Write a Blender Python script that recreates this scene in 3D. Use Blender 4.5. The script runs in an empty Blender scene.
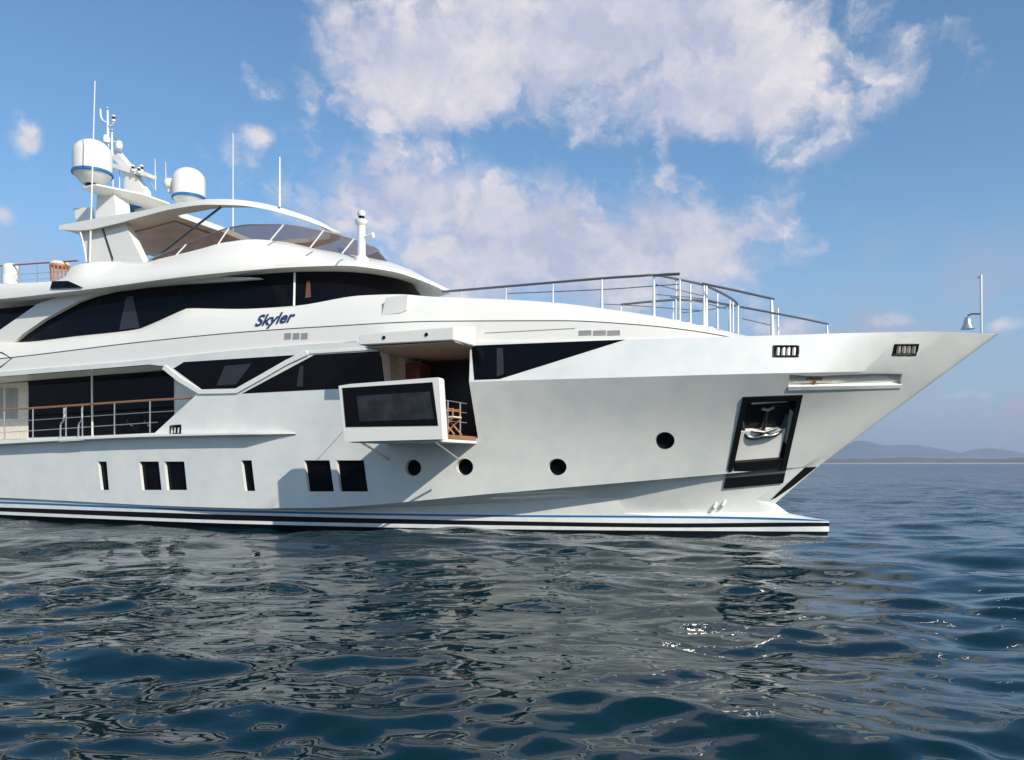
import bpy, bmesh, math, random
import numpy as np
from mathutils import Vector, Matrix
from mathutils.bvhtree import BVHTree
from mathutils.geometry import delaunay_2d_cdt
R = math.radians
random.seed(4); rng = np.random.default_rng(11)
sc = bpy.context.scene
COL = sc.collection

# ------------------------------------------------------------------ camera
F = 800.0; H = 1.9; HY = 463.0; PSI = R(21.5)
CS, SN = math.cos(PSI), math.sin(PSI)
O0, O1 = 8.86, 22.35                    # the foot of the stem on the water
cam_d = bpy.data.cameras.new('camera'); cam = bpy.data.objects.new('camera', cam_d); COL.objects.link(cam)
cam.location = (0, 0, H); cam.rotation_euler = (R(90), 0, 0)
cam_d.sensor_width = 36; cam_d.lens = F/1024*36; cam_d.shift_y = 83/1024
cam_d.clip_start = 0.05; cam_d.clip_end = 40000
sc.camera = cam

# ------------------------------------------------------------------ sun + sky
SU, SV, SW = 1.72, 1.0, 1.25            # towards the sun, in the yacht's frame
sx, sy, sz = SU*CS - SV*SN, -SU*SN - SV*CS, SW
SUN_EL = math.atan2(sz, math.hypot(sx, sy)); SUN_AZ = math.atan2(sx, sy)
sd = bpy.data.lights.new('sun', 'SUN'); sd.energy = 4.3; sd.angle = R(0.5); sd.color = (1, .925, .81)
so = bpy.data.objects.new('sun', sd); COL.objects.link(so); so.location = (30, -30, 30)
so.rotation_euler = Vector((-sx, -sy, -sz)).to_track_quat('-Z', 'Y').to_euler()
vs = sc.view_settings; vs.view_transform = 'Standard'; vs.look = 'None'; vs.gamma = 1; vs.use_curve_mapping = False
vs.exposure = 0.25
SKY_S = 0.085

W = bpy.data.worlds.new('World'); sc.world = W; W.use_nodes = True
nt = W.node_tree; nt.nodes.clear()
class NB:
    """tiny node-building helper"""
    def __init__(s, nt): s.nt = nt
    def n(s, t, **k):
        o = s.nt.nodes.new(t)
        for a, b in k.items(): setattr(o, a, b)
        return o
    def l(s, a, b): s.nt.links.new(a, b)
    def put(s, v, sock):
        if isinstance(v, bpy.types.NodeSocket): s.l(v, sock)
        else: sock.default_value = v
    def m(s, op, a, b=0.0, c=0.0, clamp=False):
        o = s.n('ShaderNodeMath', operation=op, use_clamp=clamp)
        s.put(a, o.inputs[0]); s.put(b, o.inputs[1]); s.put(c, o.inputs[2])
        return o.outputs[0]
    def sstep(s, v, a, b, lo=0.0, hi=1.0):
        o = s.n('ShaderNodeMapRange', interpolation_type='SMOOTHSTEP')
        s.put(v, o.inputs[0]); s.put(a, o.inputs[1]); s.put(b, o.inputs[2]); s.put(lo, o.inputs[3]); s.put(hi, o.inputs[4])
        return o.outputs[0]
    def mix(s, f, a, b, kind='MIX'):
        o = s.n('ShaderNodeMix', data_type='RGBA', blend_type=kind)
        s.put(f, o.inputs[0]); s.put(a, o.inputs[6]); s.put(b, o.inputs[7])
        return o.outputs[2]
    def noise(s, vec, scale, detail=4, rough=.5, dist=0, dim='3D'):
        o = s.n('ShaderNodeTexNoise', noise_dimensions=dim); s.l(vec, o.inputs['Vector'])
        o.inputs['Scale'].default_value = scale; o.inputs['Detail'].default_value = detail
        o.inputs['Roughness'].default_value = rough; o.inputs['Distortion'].default_value = dist
        return o.outputs['Fac']
b = NB(nt)
sky = b.n('ShaderNodeTexSky', sky_type='NISHITA', sun_disc=False)
sky.sun_elevation = SUN_EL; sky.sun_rotation = SUN_AZ; sky.altitude = 0; sky.air_density = 1.0; sky.dust_density = .6; sky.ozone_density = 2.2
tc = b.n('ShaderNodeTexCoord'); sep = b.n('ShaderNodeSeparateXYZ'); b.l(tc.outputs['Generated'], sep.inputs[0])
az = b.m('ARCTAN2', sep.outputs[0], sep.outputs[1]); el = b.m('ARCSINE', sep.outputs[2])
cmb = b.n('ShaderNodeCombineXYZ'); b.l(az, cmb.inputs[0]); b.l(b.m('MULTIPLY', el, 1.25), cmb.inputs[1])
V = cmb.outputs[0]
def vor(vec, scale):
    o = b.n('ShaderNodeTexVoronoi', feature='SMOOTH_F1', voronoi_dimensions='2D'); b.l(vec, o.inputs['Vector']); o.inputs['Scale'].default_value = scale
    o.inputs['Smoothness'].default_value = .35; return o.outputs['Distance']
def billow(vec):
    nz = b.n('ShaderNodeTexNoise', noise_dimensions='2D'); b.l(vec, nz.inputs['Vector']); nz.inputs['Scale'].default_value = 11; nz.inputs['Detail'].default_value = 5; nz.inputs['Roughness'].default_value = .62
    off = b.n('ShaderNodeVectorMath', operation='MULTIPLY_ADD'); b.l(nz.outputs['Color'], off.inputs[0]); off.inputs[1].default_value = (.11, .11, .11); b.l(vec, off.inputs[2])
    w_ = off.outputs[0]
    a_ = b.m('MULTIPLY', b.m('SUBTRACT', .42, vor(w_, 9)), 1.15)
    c_ = b.m('MULTIPLY', b.m('SUBTRACT', .42, vor(w_, 22)), .62)
    d_ = b.m('MULTIPLY', b.m('SUBTRACT', .42, vor(w_, 52)), .30)
    e_ = b.m('MULTIPLY', b.m('SUBTRACT', b.noise(w_, 34, 5, .65, dim='2D'), .5), .7)
    return b.m('ADD', b.m('ADD', a_, c_), b.m('ADD', d_, e_))
big_n = b.noise(V, 3.6, 4, .5, dim='2D')
bil = billow(V)
warp = b.m('ADD', b.m('MULTIPLY', b.m('SUBTRACT', big_n, .5), .7), b.m('MULTIPLY', bil, .60))
def ae(px, py):
    a = math.atan((px-512)/F); return a, math.atan((HY-py)/F*math.cos(a))
CLOUDS = [(610, 30, 262, 85, 1.05), (775, 60, 84, 84, .92), (440, 68, 130, 55, 1.05), (700, 95, 170, 50, .9), (340, 15, 60, 50, .45),
          (560, 248, 215, 60, 1.1), (410, 200, 150, 55, 1.0), (670, 232, 110, 44, .9), (480, 172, 70, 22, .45), (340, 185, 70, 30, .3),
          (262, 138, 32, 20, .45), (30, 140, 36, 34, .5), (72, 190, 36, 20, .35), (5, 215, 26, 22, .35), (560, 290, 300, 34, .35),
          (895, 322, 46, 14, .4), (1000, 325, 40, 14, .3), (790, 325, 50, 18, .45), (970, 395, 80, 18, .1)]
field = None
for (px, py, rx, ry, wgt) in CLOUDS:
    a, e = ae(px, py); ra = rx/F*math.cos(a)**2; re = ry/F*math.cos(a)
    dx = b.m('DIVIDE', b.m('SUBTRACT', az, a), ra); dy = b.m('DIVIDE', b.m('SUBTRACT', el, e), re)
    d = b.m('SQRT', b.m('ADD', b.m('MULTIPLY', dx, dx), b.m('MULTIPLY', dy, dy)))
    f_ = b.m('SUBTRACT', wgt, d)
    f_ = b.m('MAXIMUM', f_, -1.2)
    field = f_ if field is None else b.m('SMOOTH_MAX', field, f_, .22)
# the rest of the sky, off to the sides and behind, carries scattered clouds of the same kind
side = b.sstep(b.m('ABSOLUTE', az), .75, 1.1)
sd_n = b.noise(V, 2.2, 4, .5, dim='2D')
side_f = b.m('MULTIPLY_ADD', b.m('SUBTRACT', sd_n, .56), 5.0, -.1)
field = b.m('MAXIMUM', field, b.m('ADD', b.m('MULTIPLY', side, b.m('ADD', side_f, 1.3)), -1.3))
thick = b.m('ADD', b.m('ADD', field, .13), warp)
dens = b.m('MULTIPLY', b.sstep(thick, -.06, .66), .93)
# shading of the clouds: sunlit billows towards the sun, grey violet bellies
mp = b.n('ShaderNodeVectorMath', operation='ADD'); b.l(V, mp.inputs[0]); mp.inputs[1].default_value = (.020, .030, 0)
lit = b.m('MULTIPLY', b.m('SUBTRACT', bil, billow(mp.outputs[0])), .62)
lit = b.m('ADD', b.m('ADD', lit, .42), b.m('MULTIPLY', b.m('SUBTRACT', big_n, .5), 1.4))
lit = b.m('SUBTRACT', lit, b.m('MULTIPLY', b.sstep(thick, .3, 1.3), .18), clamp=True)
k = 1/SKY_S
cc = b.mix(lit, (.46*k, .48*k, .61*k, 1), (.80*k, .74*k, .73*k, 1))
hz = b.sstep(el, 0.0, .34, 1, 0)
skyc = b.mix(1.0, sky.outputs[0], (1.06, 1.42, 1.56, 1), 'MULTIPLY')
skyc = b.mix(b.m('MULTIPLY', hz, .8), skyc, (.31*k, .385*k, .52*k, 1))
pinkn = b.m('MULTIPLY', b.sstep(b.noise(V, 9, 4, .5, dim='2D'), .45, .75), b.m('MULTIPLY', b.sstep(el, .02, .34, 1, 0), .75))
skyc = b.mix(pinkn, skyc, (.44*k, .38*k, .46*k, 1))
fin = b.mix(dens, skyc, cc)
bg = b.n('ShaderNodeBackground'); b.l(fin, bg.inputs[0]); bg.inputs[1].default_value = SKY_S
wo = b.n('ShaderNodeOutputWorld'); b.l(bg.outputs[0], wo.inputs[0])

# ------------------------------------------------------------------ materials
def mat(name, col, rough=.4, metal=0, noise=None, spec=.5, coat=0, bump=None, alpha=None, trans=0, ior=1.5):
    m = bpy.data.materials.new(name); m.use_nodes = True; t = m.node_tree; B = NB(t)
    p = t.nodes['Principled BSDF']; col = tuple(col)+(1,)
    p.inputs['Base Color'].default_value = col; p.inputs['Roughness'].default_value = rough; p.inputs['Metallic'].default_value = metal
    p.inputs['Specular IOR Level'].default_value = spec; p.inputs['Coat Weight'].default_value = coat; p.inputs['Coat Roughness'].default_value = .05
    p.inputs['Transmission Weight'].default_value = trans; p.inputs['IOR'].default_value = ior
    if alpha is not None: p.inputs['Alpha'].default_value = alpha
    c = B.n('ShaderNodeTexCoord').outputs['Object']
    if noise:
        sc_, amt, col2 = noise
        nz = B.noise(c, sc_, 6, .6)
        B.l(B.mix(B.m('MULTIPLY', B.sstep(nz, .35, .7), amt), col, tuple(col2)+(1,)), p.inputs['Base Color'])
    if bump:
        sc_, st, ds = bump
        bn = B.n('ShaderNodeBump'); bn.inputs['Strength'].default_value = st; bn.inputs['Distance'].default_value = ds
        B.l(B.noise(c, sc_, 3, .5), bn.inputs['Height']); B.l(bn.outputs[0], p.inputs['Normal'])
    return m
M = {}
M['hull'] = mat('hull_paint', (.76, .765, .72), .25, 0, (1.3, .75, (.65, .685, .66)), .5, 1, (1.6, .10, .03))  # mottled grey-green noise paints rippling light off the water into the colour
M['white'] = mat('white_gelcoat', (.78, .765, .71), .22, 0, (1.2, .3, (.73, .725, .68)), .5, 0, (.9, .06, .04))
M['white_part'] = mat('white_painted_metal', (.78, .77, .73), .3)
M['blue'] = mat('blue_stripe_paint', (.02, .14, .36), .2)
M['black'] = mat('black_antifouling_paint', (.004, .0045, .006), .45, 0, None, .15)
M['boot'] = mat('white_boot_stripe_paint', (.72, .74, .72), .3, 0, (3, .4, (.5, .53, .5)))
M['glass'] = mat('black_tinted_glass', (.003, .003, .005), .04, 0, None, .10)
M['screen'] = mat('smoked_acrylic', (.11, .065, .055), .04, 0, None, .5, 0, None, .46)
M['steel'] = mat('polished_steel', (.72, .70, .67), .28, .9)
M['gunmetal'] = mat('dark_galvanised_steel', (.20, .20, .20), .3, .9, (9, .7, (.08, .08, .08)))
M['pane'] = mat('mirror_pane_painted_reflection', (.05, .05, .048), .03, 1, (3.5, .9, (.09, .088, .08)))  # noise paints blurred reflected shapes into the pane's colour
M['amber'] = mat('amber_curtain', (.10, .035, .02), .5)
M['grey_patch'] = mat('grey_window_patch', (.022, .022, .026), .3)
M['darkrail'] = mat('weathered_dark_rail', (.16, .17, .19), .35, .6)
M['teak'] = mat('varnished_teak', (.34, .16, .075), .3, 0, (18, .6, (.22, .09, .04)))
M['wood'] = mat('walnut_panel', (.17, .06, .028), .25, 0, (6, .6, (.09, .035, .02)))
M['cream'] = mat('cream_fabric', (.80, .73, .60), .8, 0, (9, .5, (.48, .42, .34)))
M['beige'] = mat('beige_wall_panel', (.50, .45, .38), .5)
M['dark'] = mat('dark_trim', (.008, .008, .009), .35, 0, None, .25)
M['groove'] = mat('grey_sealant', (.22, .22, .22), .6)
M['vent'] = mat('grey_louvre', (.36, .35, .33), .5)
M['soffit'] = mat('tan_soffit', (.88, .66, .48), .35, 0, (1.3, .7, (.80, .58, .42)))
M['soffitd'] = mat('tinted_roof_glass', (.80, .52, .34), .3, 0, (1.6, .8, (.60, .36, .24)), .5)
M['navy'] = mat('navy_lettering', (.02, .045, .13), .3)
M['cover'] = mat('blue_canvas', (.02, .17, .42), .7)
M['orange'] = mat('orange_teak', (.48, .20, .07), .45)
M['sheet'] = mat('steel_plate', (.85, .80, .72), .32, .55, (3, .6, (.5, .45, .38)), .5, 0, (5, .25, .03))
M['red'] = mat('red_brown_rail', (.30, .10, .09), .3)

# ------------------------------------------------------------------ object helpers
def tagset(o, label=None, cat=None, group=None, kind=None):
    for k_, v_ in (('label', label), ('category', cat), ('group', group), ('kind', kind)):
        if v_: o[k_] = v_
    return o
def link(name, me, mats, parent=None, smooth=35, label=None):
    for m_ in (mats if isinstance(mats, (list, tuple)) else [mats]):
        if m_ is not None and len(me.materials) < 12: me.materials.append(M[m_] if isinstance(m_, str) else m_)
    o = bpy.data.objects.new(name, me); COL.objects.link(o); o.parent = parent
    if smooth:
        me.polygons.foreach_set('use_smooth', [True]*len(me.polygons)); me.set_sharp_from_angle(angle=R(smooth))
    if label: o['label'] = label
    return o
def bm_link(name, bm, mats, parent=None, smooth=35, label=None):
    bmesh.ops.recalc_face_normals(bm, faces=bm.faces)
    me = bpy.data.meshes.new(name); bm.to_mesh(me); bm.free()
    return link(name, me, mats, parent, smooth, label)
yacht = bpy.data.objects.new('motor_yacht', None); COL.objects.link(yacht)
yacht.location = (O0, O1, 0); yacht.rotation_euler = (0, 0, -PSI)
tagset(yacht, 'large white motor yacht with black windows and folded out balcony on the sea', 'yacht')
CAML = Matrix.Rotation(PSI, 4, 'Z') @ Vector((-O0, -O1, H))    # the camera in yacht coordinates

def pl(px, py, v):
    q = (px-512)/F
    u = (q*(O1-CS*v) - O0 + SN*v)/(CS + q*SN)
    return u, H + (HY-py)*(O1 - SN*u - CS*v)/F
def proj(u, v):
    X = O0 + CS*u - SN*v; Z = O1 - SN*u - CS*v
    return 512 + F*X/Z, Z
def P(px, py, v):
    u, w = pl(px, py, v); return Vector((u, -v, w))
def L(u, v, w): return Vector((u, -v, w))
def pchip(pts):
    xs = np.array([p[0] for p in pts], float); ys = np.array([p[1] for p in pts], float)
    h = np.diff(xs); d = np.diff(ys)/h; m = np.zeros(len(xs))
    m[0], m[-1] = d[0], d[-1]
    for i in range(1, len(xs)-1):
        if d[i-1]*d[i] > 0:
            w1 = 2*h[i]+h[i-1]; w2 = h[i]+2*h[i-1]; m[i] = (w1+w2)/(w1/d[i-1]+w2/d[i])
    def fn(x):
        if x <= xs[0]: return ys[0] + m[0]*(x-xs[0])
        if x >= xs[-1]: return ys[-1] + m[-1]*(x-xs[-1])
        i = int(np.searchsorted(xs, x))-1; i = max(0, min(i, len(h)-1)); t = (x-xs[i])/h[i]
        return float(ys[i]*(1+2*t)*(1-t)**2 + m[i]*h[i]*t*(1-t)**2 + ys[i+1]*t*t*(3-2*t) + m[i+1]*h[i]*t*t*(t-1))
    return fn
def rowpt(u, v, yfn, dw=0):
    px, Z = proj(u, v); return L(u, v, H + (HY-yfn(px))*Z/F + dw)

def ring_loft(name, rows, mats, strip_mat=None, parent=yacht, smooth=35, label=None):
    """rows: lists of points on the starboard side from below to above; mirrored into a closed skin"""
    n = len(rows[0]); full = [list(r) for r in rows]
    port = [[Vector((p.x, -p.y, p.z)) for p in r] for r in reversed(rows)]
    bm = bmesh.new(); allr = full+port; vv = [[bm.verts.new(p) for p in r] for r in allr]
    K = len(allr); nr = len(rows)
    for i in range(K):
        j = (i+1) % K
        s_ = i if i < nr-1 else (nr-1 if i == nr-1 else (2*nr-2-i if i < 2*nr-1 else -1))
        mi = 0 if strip_mat is None or s_ < 0 or s_ >= len(strip_mat) else strip_mat[s_]
        for k_ in range(n-1):
            f = bm.faces.new((vv[i][k_], vv[i][k_+1], vv[j][k_+1], vv[j][k_])); f.material_index = mi
    bm.faces.new([vv[i][0] for i in range(K)])
    bm.faces.new([vv[i][n-1] for i in reversed(range(K))])
    bmesh.ops.remove_doubles(bm, verts=bm.verts, dist=.0015)
    bmesh.ops.dissolve_degenerate(bm, edges=bm.edges, dist=.0005)
    return bm_link(name, bm, mats, parent, smooth, label)

def dens_poly(poly, step):
    out = []
    for i, a in enumerate(poly):
        c = poly[(i+1) % len(poly)]; n = max(1, int(math.hypot(c[0]-a[0], c[1]-a[1])/step))
        for k_ in range(n): out.append((a[0]+(c[0]-a[0])*k_/n, a[1]+(c[1]-a[1])*k_/n))
    return out
def inside(p, poly):
    x, y = p; r = False; j = len(poly)-1
    for i in range(len(poly)):
        if (poly[i][1] > y) != (poly[j][1] > y) and x < (poly[j][0]-poly[i][0])*(y-poly[i][1])/(poly[j][1]-poly[i][1])+poly[i][0]: r = not r
        j = i
    return r
def patch(name, poly, surf, off=0.01, thick=.05, m='white', parent=yacht, step=8, nrm=None, label=None, mirror=False, smooth=30, curved=True):
    """outline traced on the elevation, laid on a surface of the yacht and given thickness"""
    if not callable(surf): vv_ = surf; surf = lambda a, c: P(a, c, vv_); curved = False
    bd = dens_poly(poly, step) if curved else list(poly)
    pts = list(bd); nb = len(bd)
    if curved:
        x0 = min(p[0] for p in bd); x1 = max(p[0] for p in bd); y0 = min(p[1] for p in bd); y1 = max(p[1] for p in bd)
        x = x0+step/2
        while x < x1:
            y = y0+step/2
            while y < y1:
                if inside((x, y), bd) and min((x-q[0])**2+(y-q[1])**2 for q in bd) > (step*.35)**2: pts.append((x, y))
                y += step
            x += step
    r = delaunay_2d_cdt([Vector(p) for p in pts], [], [list(range(nb))], 1, 1e-4)
    n = nrm or Vector((0, -1, 0)); tri = r[2]
    P3 = [surf(p.x, p.y) for p in r[0]]
    bm = bmesh.new(); top = [bm.verts.new(p+n*off) for p in P3]; bot = [bm.verts.new(p-n*thick) for p in P3]
    for t in tri:
        bm.faces.new([top[i] for i in t]); bm.faces.new([bot[i] for i in reversed(t)])
    ec = {}
    for t in tri:
        for i in range(len(t)):
            e = (t[i], t[(i+1) % len(t)]); ec[frozenset(e)] = ec.get(frozenset(e), [])+[e]
    for e in ec.values():
        if len(e) == 1: i, j = e[0]; bm.faces.new((top[j], top[i], bot[i], bot[j]))
    if mirror:
        g = bmesh.ops.duplicate(bm, geom=bm.verts[:]+bm.edges[:]+bm.faces[:])
        for v_ in g['geom']:
            if isinstance(v_, bmesh.types.BMVert): v_.co.y *= -1
        bmesh.ops.reverse_faces(bm, faces=[f for f in g['geom'] if isinstance(f, bmesh.types.BMFace)])
    return bm_link(name, bm, m, parent, smooth, label)
def add_tube(bm, pts, r, seg=8, cap=True):
    pts = [Vector(p) for p in pts]; rings = []
    for i, p in enumerate(pts):
        a = pts[max(0, i-1)]; c = pts[min(len(pts)-1, i+1)]; t = (c-a).normalized()
        up = Vector((0, 0, 1)) if abs(t.z) < .9 else Vector((1, 0, 0))
        x = t.cross(up).normalized(); y = t.cross(x).normalized(); rr = r[i] if isinstance(r, (list, tuple)) else r
        rings.append([bm.verts.new(p+x*math.cos(2*math.pi*k_/seg)*rr+y*math.sin(2*math.pi*k_/seg)*rr) for k_ in range(seg)])
    for i in range(len(rings)-1):
        for k_ in range(seg):
            bm.faces.new((rings[i][k_], rings[i][(k_+1) % seg], rings[i+1][(k_+1) % seg], rings[i+1][k_]))
    if cap: bm.faces.new(rings[0]); bm.faces.new(list(reversed(rings[-1])))
def tube(name, pts, r, m='steel', parent=yacht, seg=8, label=None):
    bm = bmesh.new(); add_tube(bm, pts, r, seg); return bm_link(name, bm, m, parent, 40, label)
def smooth_pts(pts, n=5):
    """Catmull-Rom through 3D points"""
    pts = [Vector(p) for p in pts]; out = []
    for i in range(len(pts)-1):
        p0 = pts[max(0, i-1)]; p1 = pts[i]; p2 = pts[i+1]; p3 = pts[min(len(pts)-1, i+2)]
        for k_ in range(n):
            t = k_/n
            out.append(.5*((2*p1)+(p2-p0)*t+(2*p0-5*p1+4*p2-p3)*t*t+(3*p1-p0-3*p2+p3)*t**3))
    return out+[pts[-1]]
def add_box(bm, x0, x1, y0, y1, z0, z1, bev=0):
    g = bmesh.ops.create_cube(bm, size=1); vs_ = g['verts']
    for v_ in vs_: v_.co = Vector(((x0+x1)/2+v_.co.x*(x1-x0), (y0+y1)/2+v_.co.y*(y1-y0), (z0+z1)/2+v_.co.z*(z1-z0)))
    if bev:
        es = list({e for v_ in vs_ for e in v_.link_edges}); bmesh.ops.bevel(bm, geom=es, offset=bev, segments=2, affect='EDGES', profile=.6)
def box(name, x0, x1, v0, v1, z0, z1, m, parent=yacht, bev=.01, label=None):
    bm = bmesh.new(); add_box(bm, x0, x1, -v1, -v0, z0, z1, bev); return bm_link(name, bm, m, parent, 30, label)
def add_lathe(bm, c, prof, seg=28, mi=0):
    rings = [[bm.verts.new((c[0]+r_*math.cos(2*math.pi*k_/seg), c[1]+r_*math.sin(2*math.pi*k_/seg), c[2]+z_)) for k_ in range(seg)] for r_, z_ in prof]
    for i in range(len(rings)-1):
        for k_ in range(seg):
            f = bm.faces.new((rings[i][k_], rings[i][(k_+1) % seg], rings[i+1][(k_+1) % seg], rings[i+1][k_])); f.material_index = mi
    bm.faces.new(list(reversed(rings[0]))); bm.faces.new(rings[-1])
def lathe(name, c, prof, m, parent=yacht, seg=28):
    bm = bmesh.new(); add_lathe(bm, c, prof, seg); return bm_link(name, bm, m, parent, 40)

# ------------------------------------------------------------------ sea
def build_sea():
    def sp(a, k_, mx):
        n = int(math.asinh(mx/a)/k_); return a*np.sinh(k_*np.arange(0, n+1))
    yf = sp(3.2, .0082, 9500); yb = -sp(3.2, .05, 9500)[1:][::-1]
    xf = sp(4.5, .0108, 9500); xs = np.concatenate([-xf[1:][::-1], xf]); ys = np.concatenate([yb, yf])
    X, Y = np.meshgrid(xs, ys); Zh = np.zeros_like(X); DX = np.zeros_like(X); DY = np.zeros_like(X)
    dxy = np.maximum(np.gradient(xs)[None, :]*np.ones_like(X), np.gradient(ys)[:, None]*np.ones_like(X))
    near = (np.abs(X) < 420) & (np.abs(Y) < 420)
    xn, yn, dn = X[near], Y[near], dxy[near]
    z = np.zeros_like(xn); ax_ = np.zeros_like(xn); ay_ = np.zeros_like(xn)
    # slow groups: where the chop is strong and where it is calm
    g = .75+.45*np.sin(.33*xn+.8*np.sin(.21*yn)+1.0)*np.sin(.47*yn+.5*np.sin(.29*xn))
    main = R(258)
    for i in range(130):
        lam = 0.18*(9/.18)**((i+rng.random())/130)
        th = main + rng.normal()*R(38 if lam < 2 else 28)
        slope = .030*(.36 if lam > 3.2 else .52 if lam > 1.8 else .95)*(1.0 if lam > .9 else 1.42)*(1.0 if lam > .22 else .8)
        kk = 2*math.pi/lam; A = slope/kk*(.6+.8*rng.random()); ph = rng.random()*6.283
        fade = np.clip((lam/dn-3)/4, 0, 1)*(g if lam < 1.6 else 1)
        a = kk*(math.cos(th)*xn+math.sin(th)*yn)+ph+.35*np.sin(.7*xn*math.cos(th+1)+.5*yn+ph)
        z += A*fade*np.cos(a); s_ = A*.75*fade*np.sin(a)
        ax_ -= s_*math.cos(th); ay_ -= s_*math.sin(th)
    Zh[near] = z; DX[near] = ax_; DY[near] = ay_
    edge = np.clip((400-np.maximum(np.abs(X), np.abs(Y)))/300, 0, 1)
    Zh *= edge; Zh -= .115; ny, nx = X.shape
    co = np.stack([X+DX*edge, Y+DY*edge, Zh], -1).reshape(-1, 3).astype(np.float32)
    idx = np.arange(nx*ny).reshape(ny, nx)
    q = np.stack([idx[:-1, :-1], idx[:-1, 1:], idx[1:, 1:], idx[1:, :-1]], -1).reshape(-1, 4)
    me = bpy.data.meshes.new('sea'); nq = len(q)
    me.vertices.add(len(co)); me.vertices.foreach_set('co', co.ravel())
    me.loops.add(nq*4); me.loops.foreach_set('vertex_index', q.ravel().astype(np.int32))
    me.polygons.add(nq); me.polygons.foreach_set('loop_start', np.arange(0, nq*4, 4, dtype=np.int32))
    me.polygons.foreach_set('loop_total', np.full(nq, 4, dtype=np.int32)); me.update()
    me.polygons.foreach_set('use_smooth', np.ones(nq, dtype=bool))
    m = bpy.data.materials.new('sea_water'); m.use_nodes = True; B = NB(m.node_tree); p = m.node_tree.nodes['Principled BSDF']
    c = B.n('ShaderNodeTexCoord').outputs['Object']
    p.inputs['Roughness'].default_value = .035; p.inputs['IOR'].default_value = 1.33; p.inputs['Specular IOR Level'].default_value = .42; p.inputs['Specular Tint'].default_value = (.84, 1, .90, 1)
    big = B.noise(c, .12, 3, .5)
    B.l(B.mix(big, (.0015, .015, .025, 1), (.002, .021, .028, 1)), p.inputs['Base Color'])
    mpn = B.n('ShaderNodeMapping'); B.l(c, mpn.inputs[0]); mpn.inputs['Scale'].default_value = (.8, 1.0, 1)
    sepn = B.n('ShaderNodeSeparateXYZ'); B.l(c, sepn.inputs[0])
    dist = B.m('SQRT', B.m('ADD', B.m('POWER', sepn.outputs[0], 2.0), B.m('POWER', sepn.outputs[1], 2.0)))
    f1 = B.noise(mpn.outputs[0], 6, 1, .4, .2); f2 = B.noise(mpn.outputs[0], 1.1, 5, .6, .4); f3 = B.noise(mpn.outputs[0], .12, 5, .6, .2)
    hgt = B.m('MULTIPLY', f1, .007)
    hgt = B.m('ADD', hgt, B.m('MULTIPLY', f2, B.sstep(dist, 12, 60, 0, .30)))
    hgt = B.m('ADD', hgt, B.m('MULTIPLY', f3, B.sstep(dist, 50, 600, 0, 2.2)))
    bn = B.n('ShaderNodeBump'); bn.inputs['Strength'].default_value = 1; bn.inputs['Distance'].default_value = 1
    B.l(hgt, bn.inputs['Height']); B.l(bn.outputs[0], p.inputs['Normal'])
    B.l(B.sstep(dist, 15, 300, .012, .16), p.inputs['Roughness'])
    me.materials.append(m)
    o = bpy.data.objects.new('water', me); COL.objects.link(o); o['kind'] = 'structure'
build_sea()

# ------------------------------------------------------------------ far shore and hills
def land(name, y0, depth, prof, seed, col, m2):
    r_ = random.Random(seed); ph = [(r_.uniform(.5, 1.5), r_.random()*6.28) for _ in range(10)]
    xs = np.linspace(-8800, 8800, 560); nd = 14; bm = bmesh.new(); grid = []
    for j in range(nd+1):
        t = j/nd; ring = []
        for x in xs:
            px = 512+F*x/(y0+depth*.5); hgt = prof(px)
            rough = 1+.03*sum(math.sin(x*.0012*2**(i_*.55)*a+c_+t*3*a)/1.5**i_ for i_, (a, c_) in enumerate(ph))
            ring.append(bm.verts.new((x, y0+depth*t, max(-1.5, (hgt*rough)*math.sin(math.pi*min(1, t*1.02))**.8-1))))
        grid.append(ring)
    for j in range(nd):
        for i in range(len(xs)-1): bm.faces.new((grid[j][i], grid[j][i+1], grid[j+1][i+1], grid[j+1][i]))
    m = mat(name+'_cover', col, .9, 0, (.004, .9, m2)); o = bm_link(name, bm, m, None, 60); o['kind'] = 'structure'; return o
hp = pchip([(-6000, 90), (-1500, 150), (-400, 200), (100, 110), (500, 190), (760, 50), (835, 70), (859, 235), (880, 178), (905, 186), (935, 140), (960, 90), (985, 155), (1005, 118), (1024, 80), (1300, 150), (2200, 90), (6000, 60)])
land('far_hills', 7600, 1500, lambda px: hp(px), 3, (.045, .06, .05), (.07, .07, .05))
land('low_shore', 2600, 400, lambda px: 18+3*math.sin(px*.05)+2*math.sin(px*.23)+1.5*math.sin(px*.6), 8, (.06, .055, .04), (.16, .13, .10))

land('beach', 2540, 40, lambda px: 3.4, 5, (.45, .40, .33), (.35, .31, .26))

# ------------------------------------------------------------------ haze
bm = bmesh.new(); add_box(bm, -9800, 9800, -9800, 9800, -4, 330)
hm = bpy.data.materials.new('haze_air'); hm.use_nodes = True; hm.node_tree.nodes.clear(); B = NB(hm.node_tree)
pv = B.n('ShaderNodeVolumePrincipled'); pv.inputs['Color'].default_value = (.66, .80, 1, 1); pv.inputs['Density'].default_value = .00016; pv.inputs['Anisotropy'].default_value = .2
mo = B.n('ShaderNodeOutputMaterial'); B.l(pv.outputs[0], mo.inputs['Volume'])
hz_o = bm_link('haze', bm, hm, None, 0); hz_o['kind'] = 'stuff'

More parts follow.
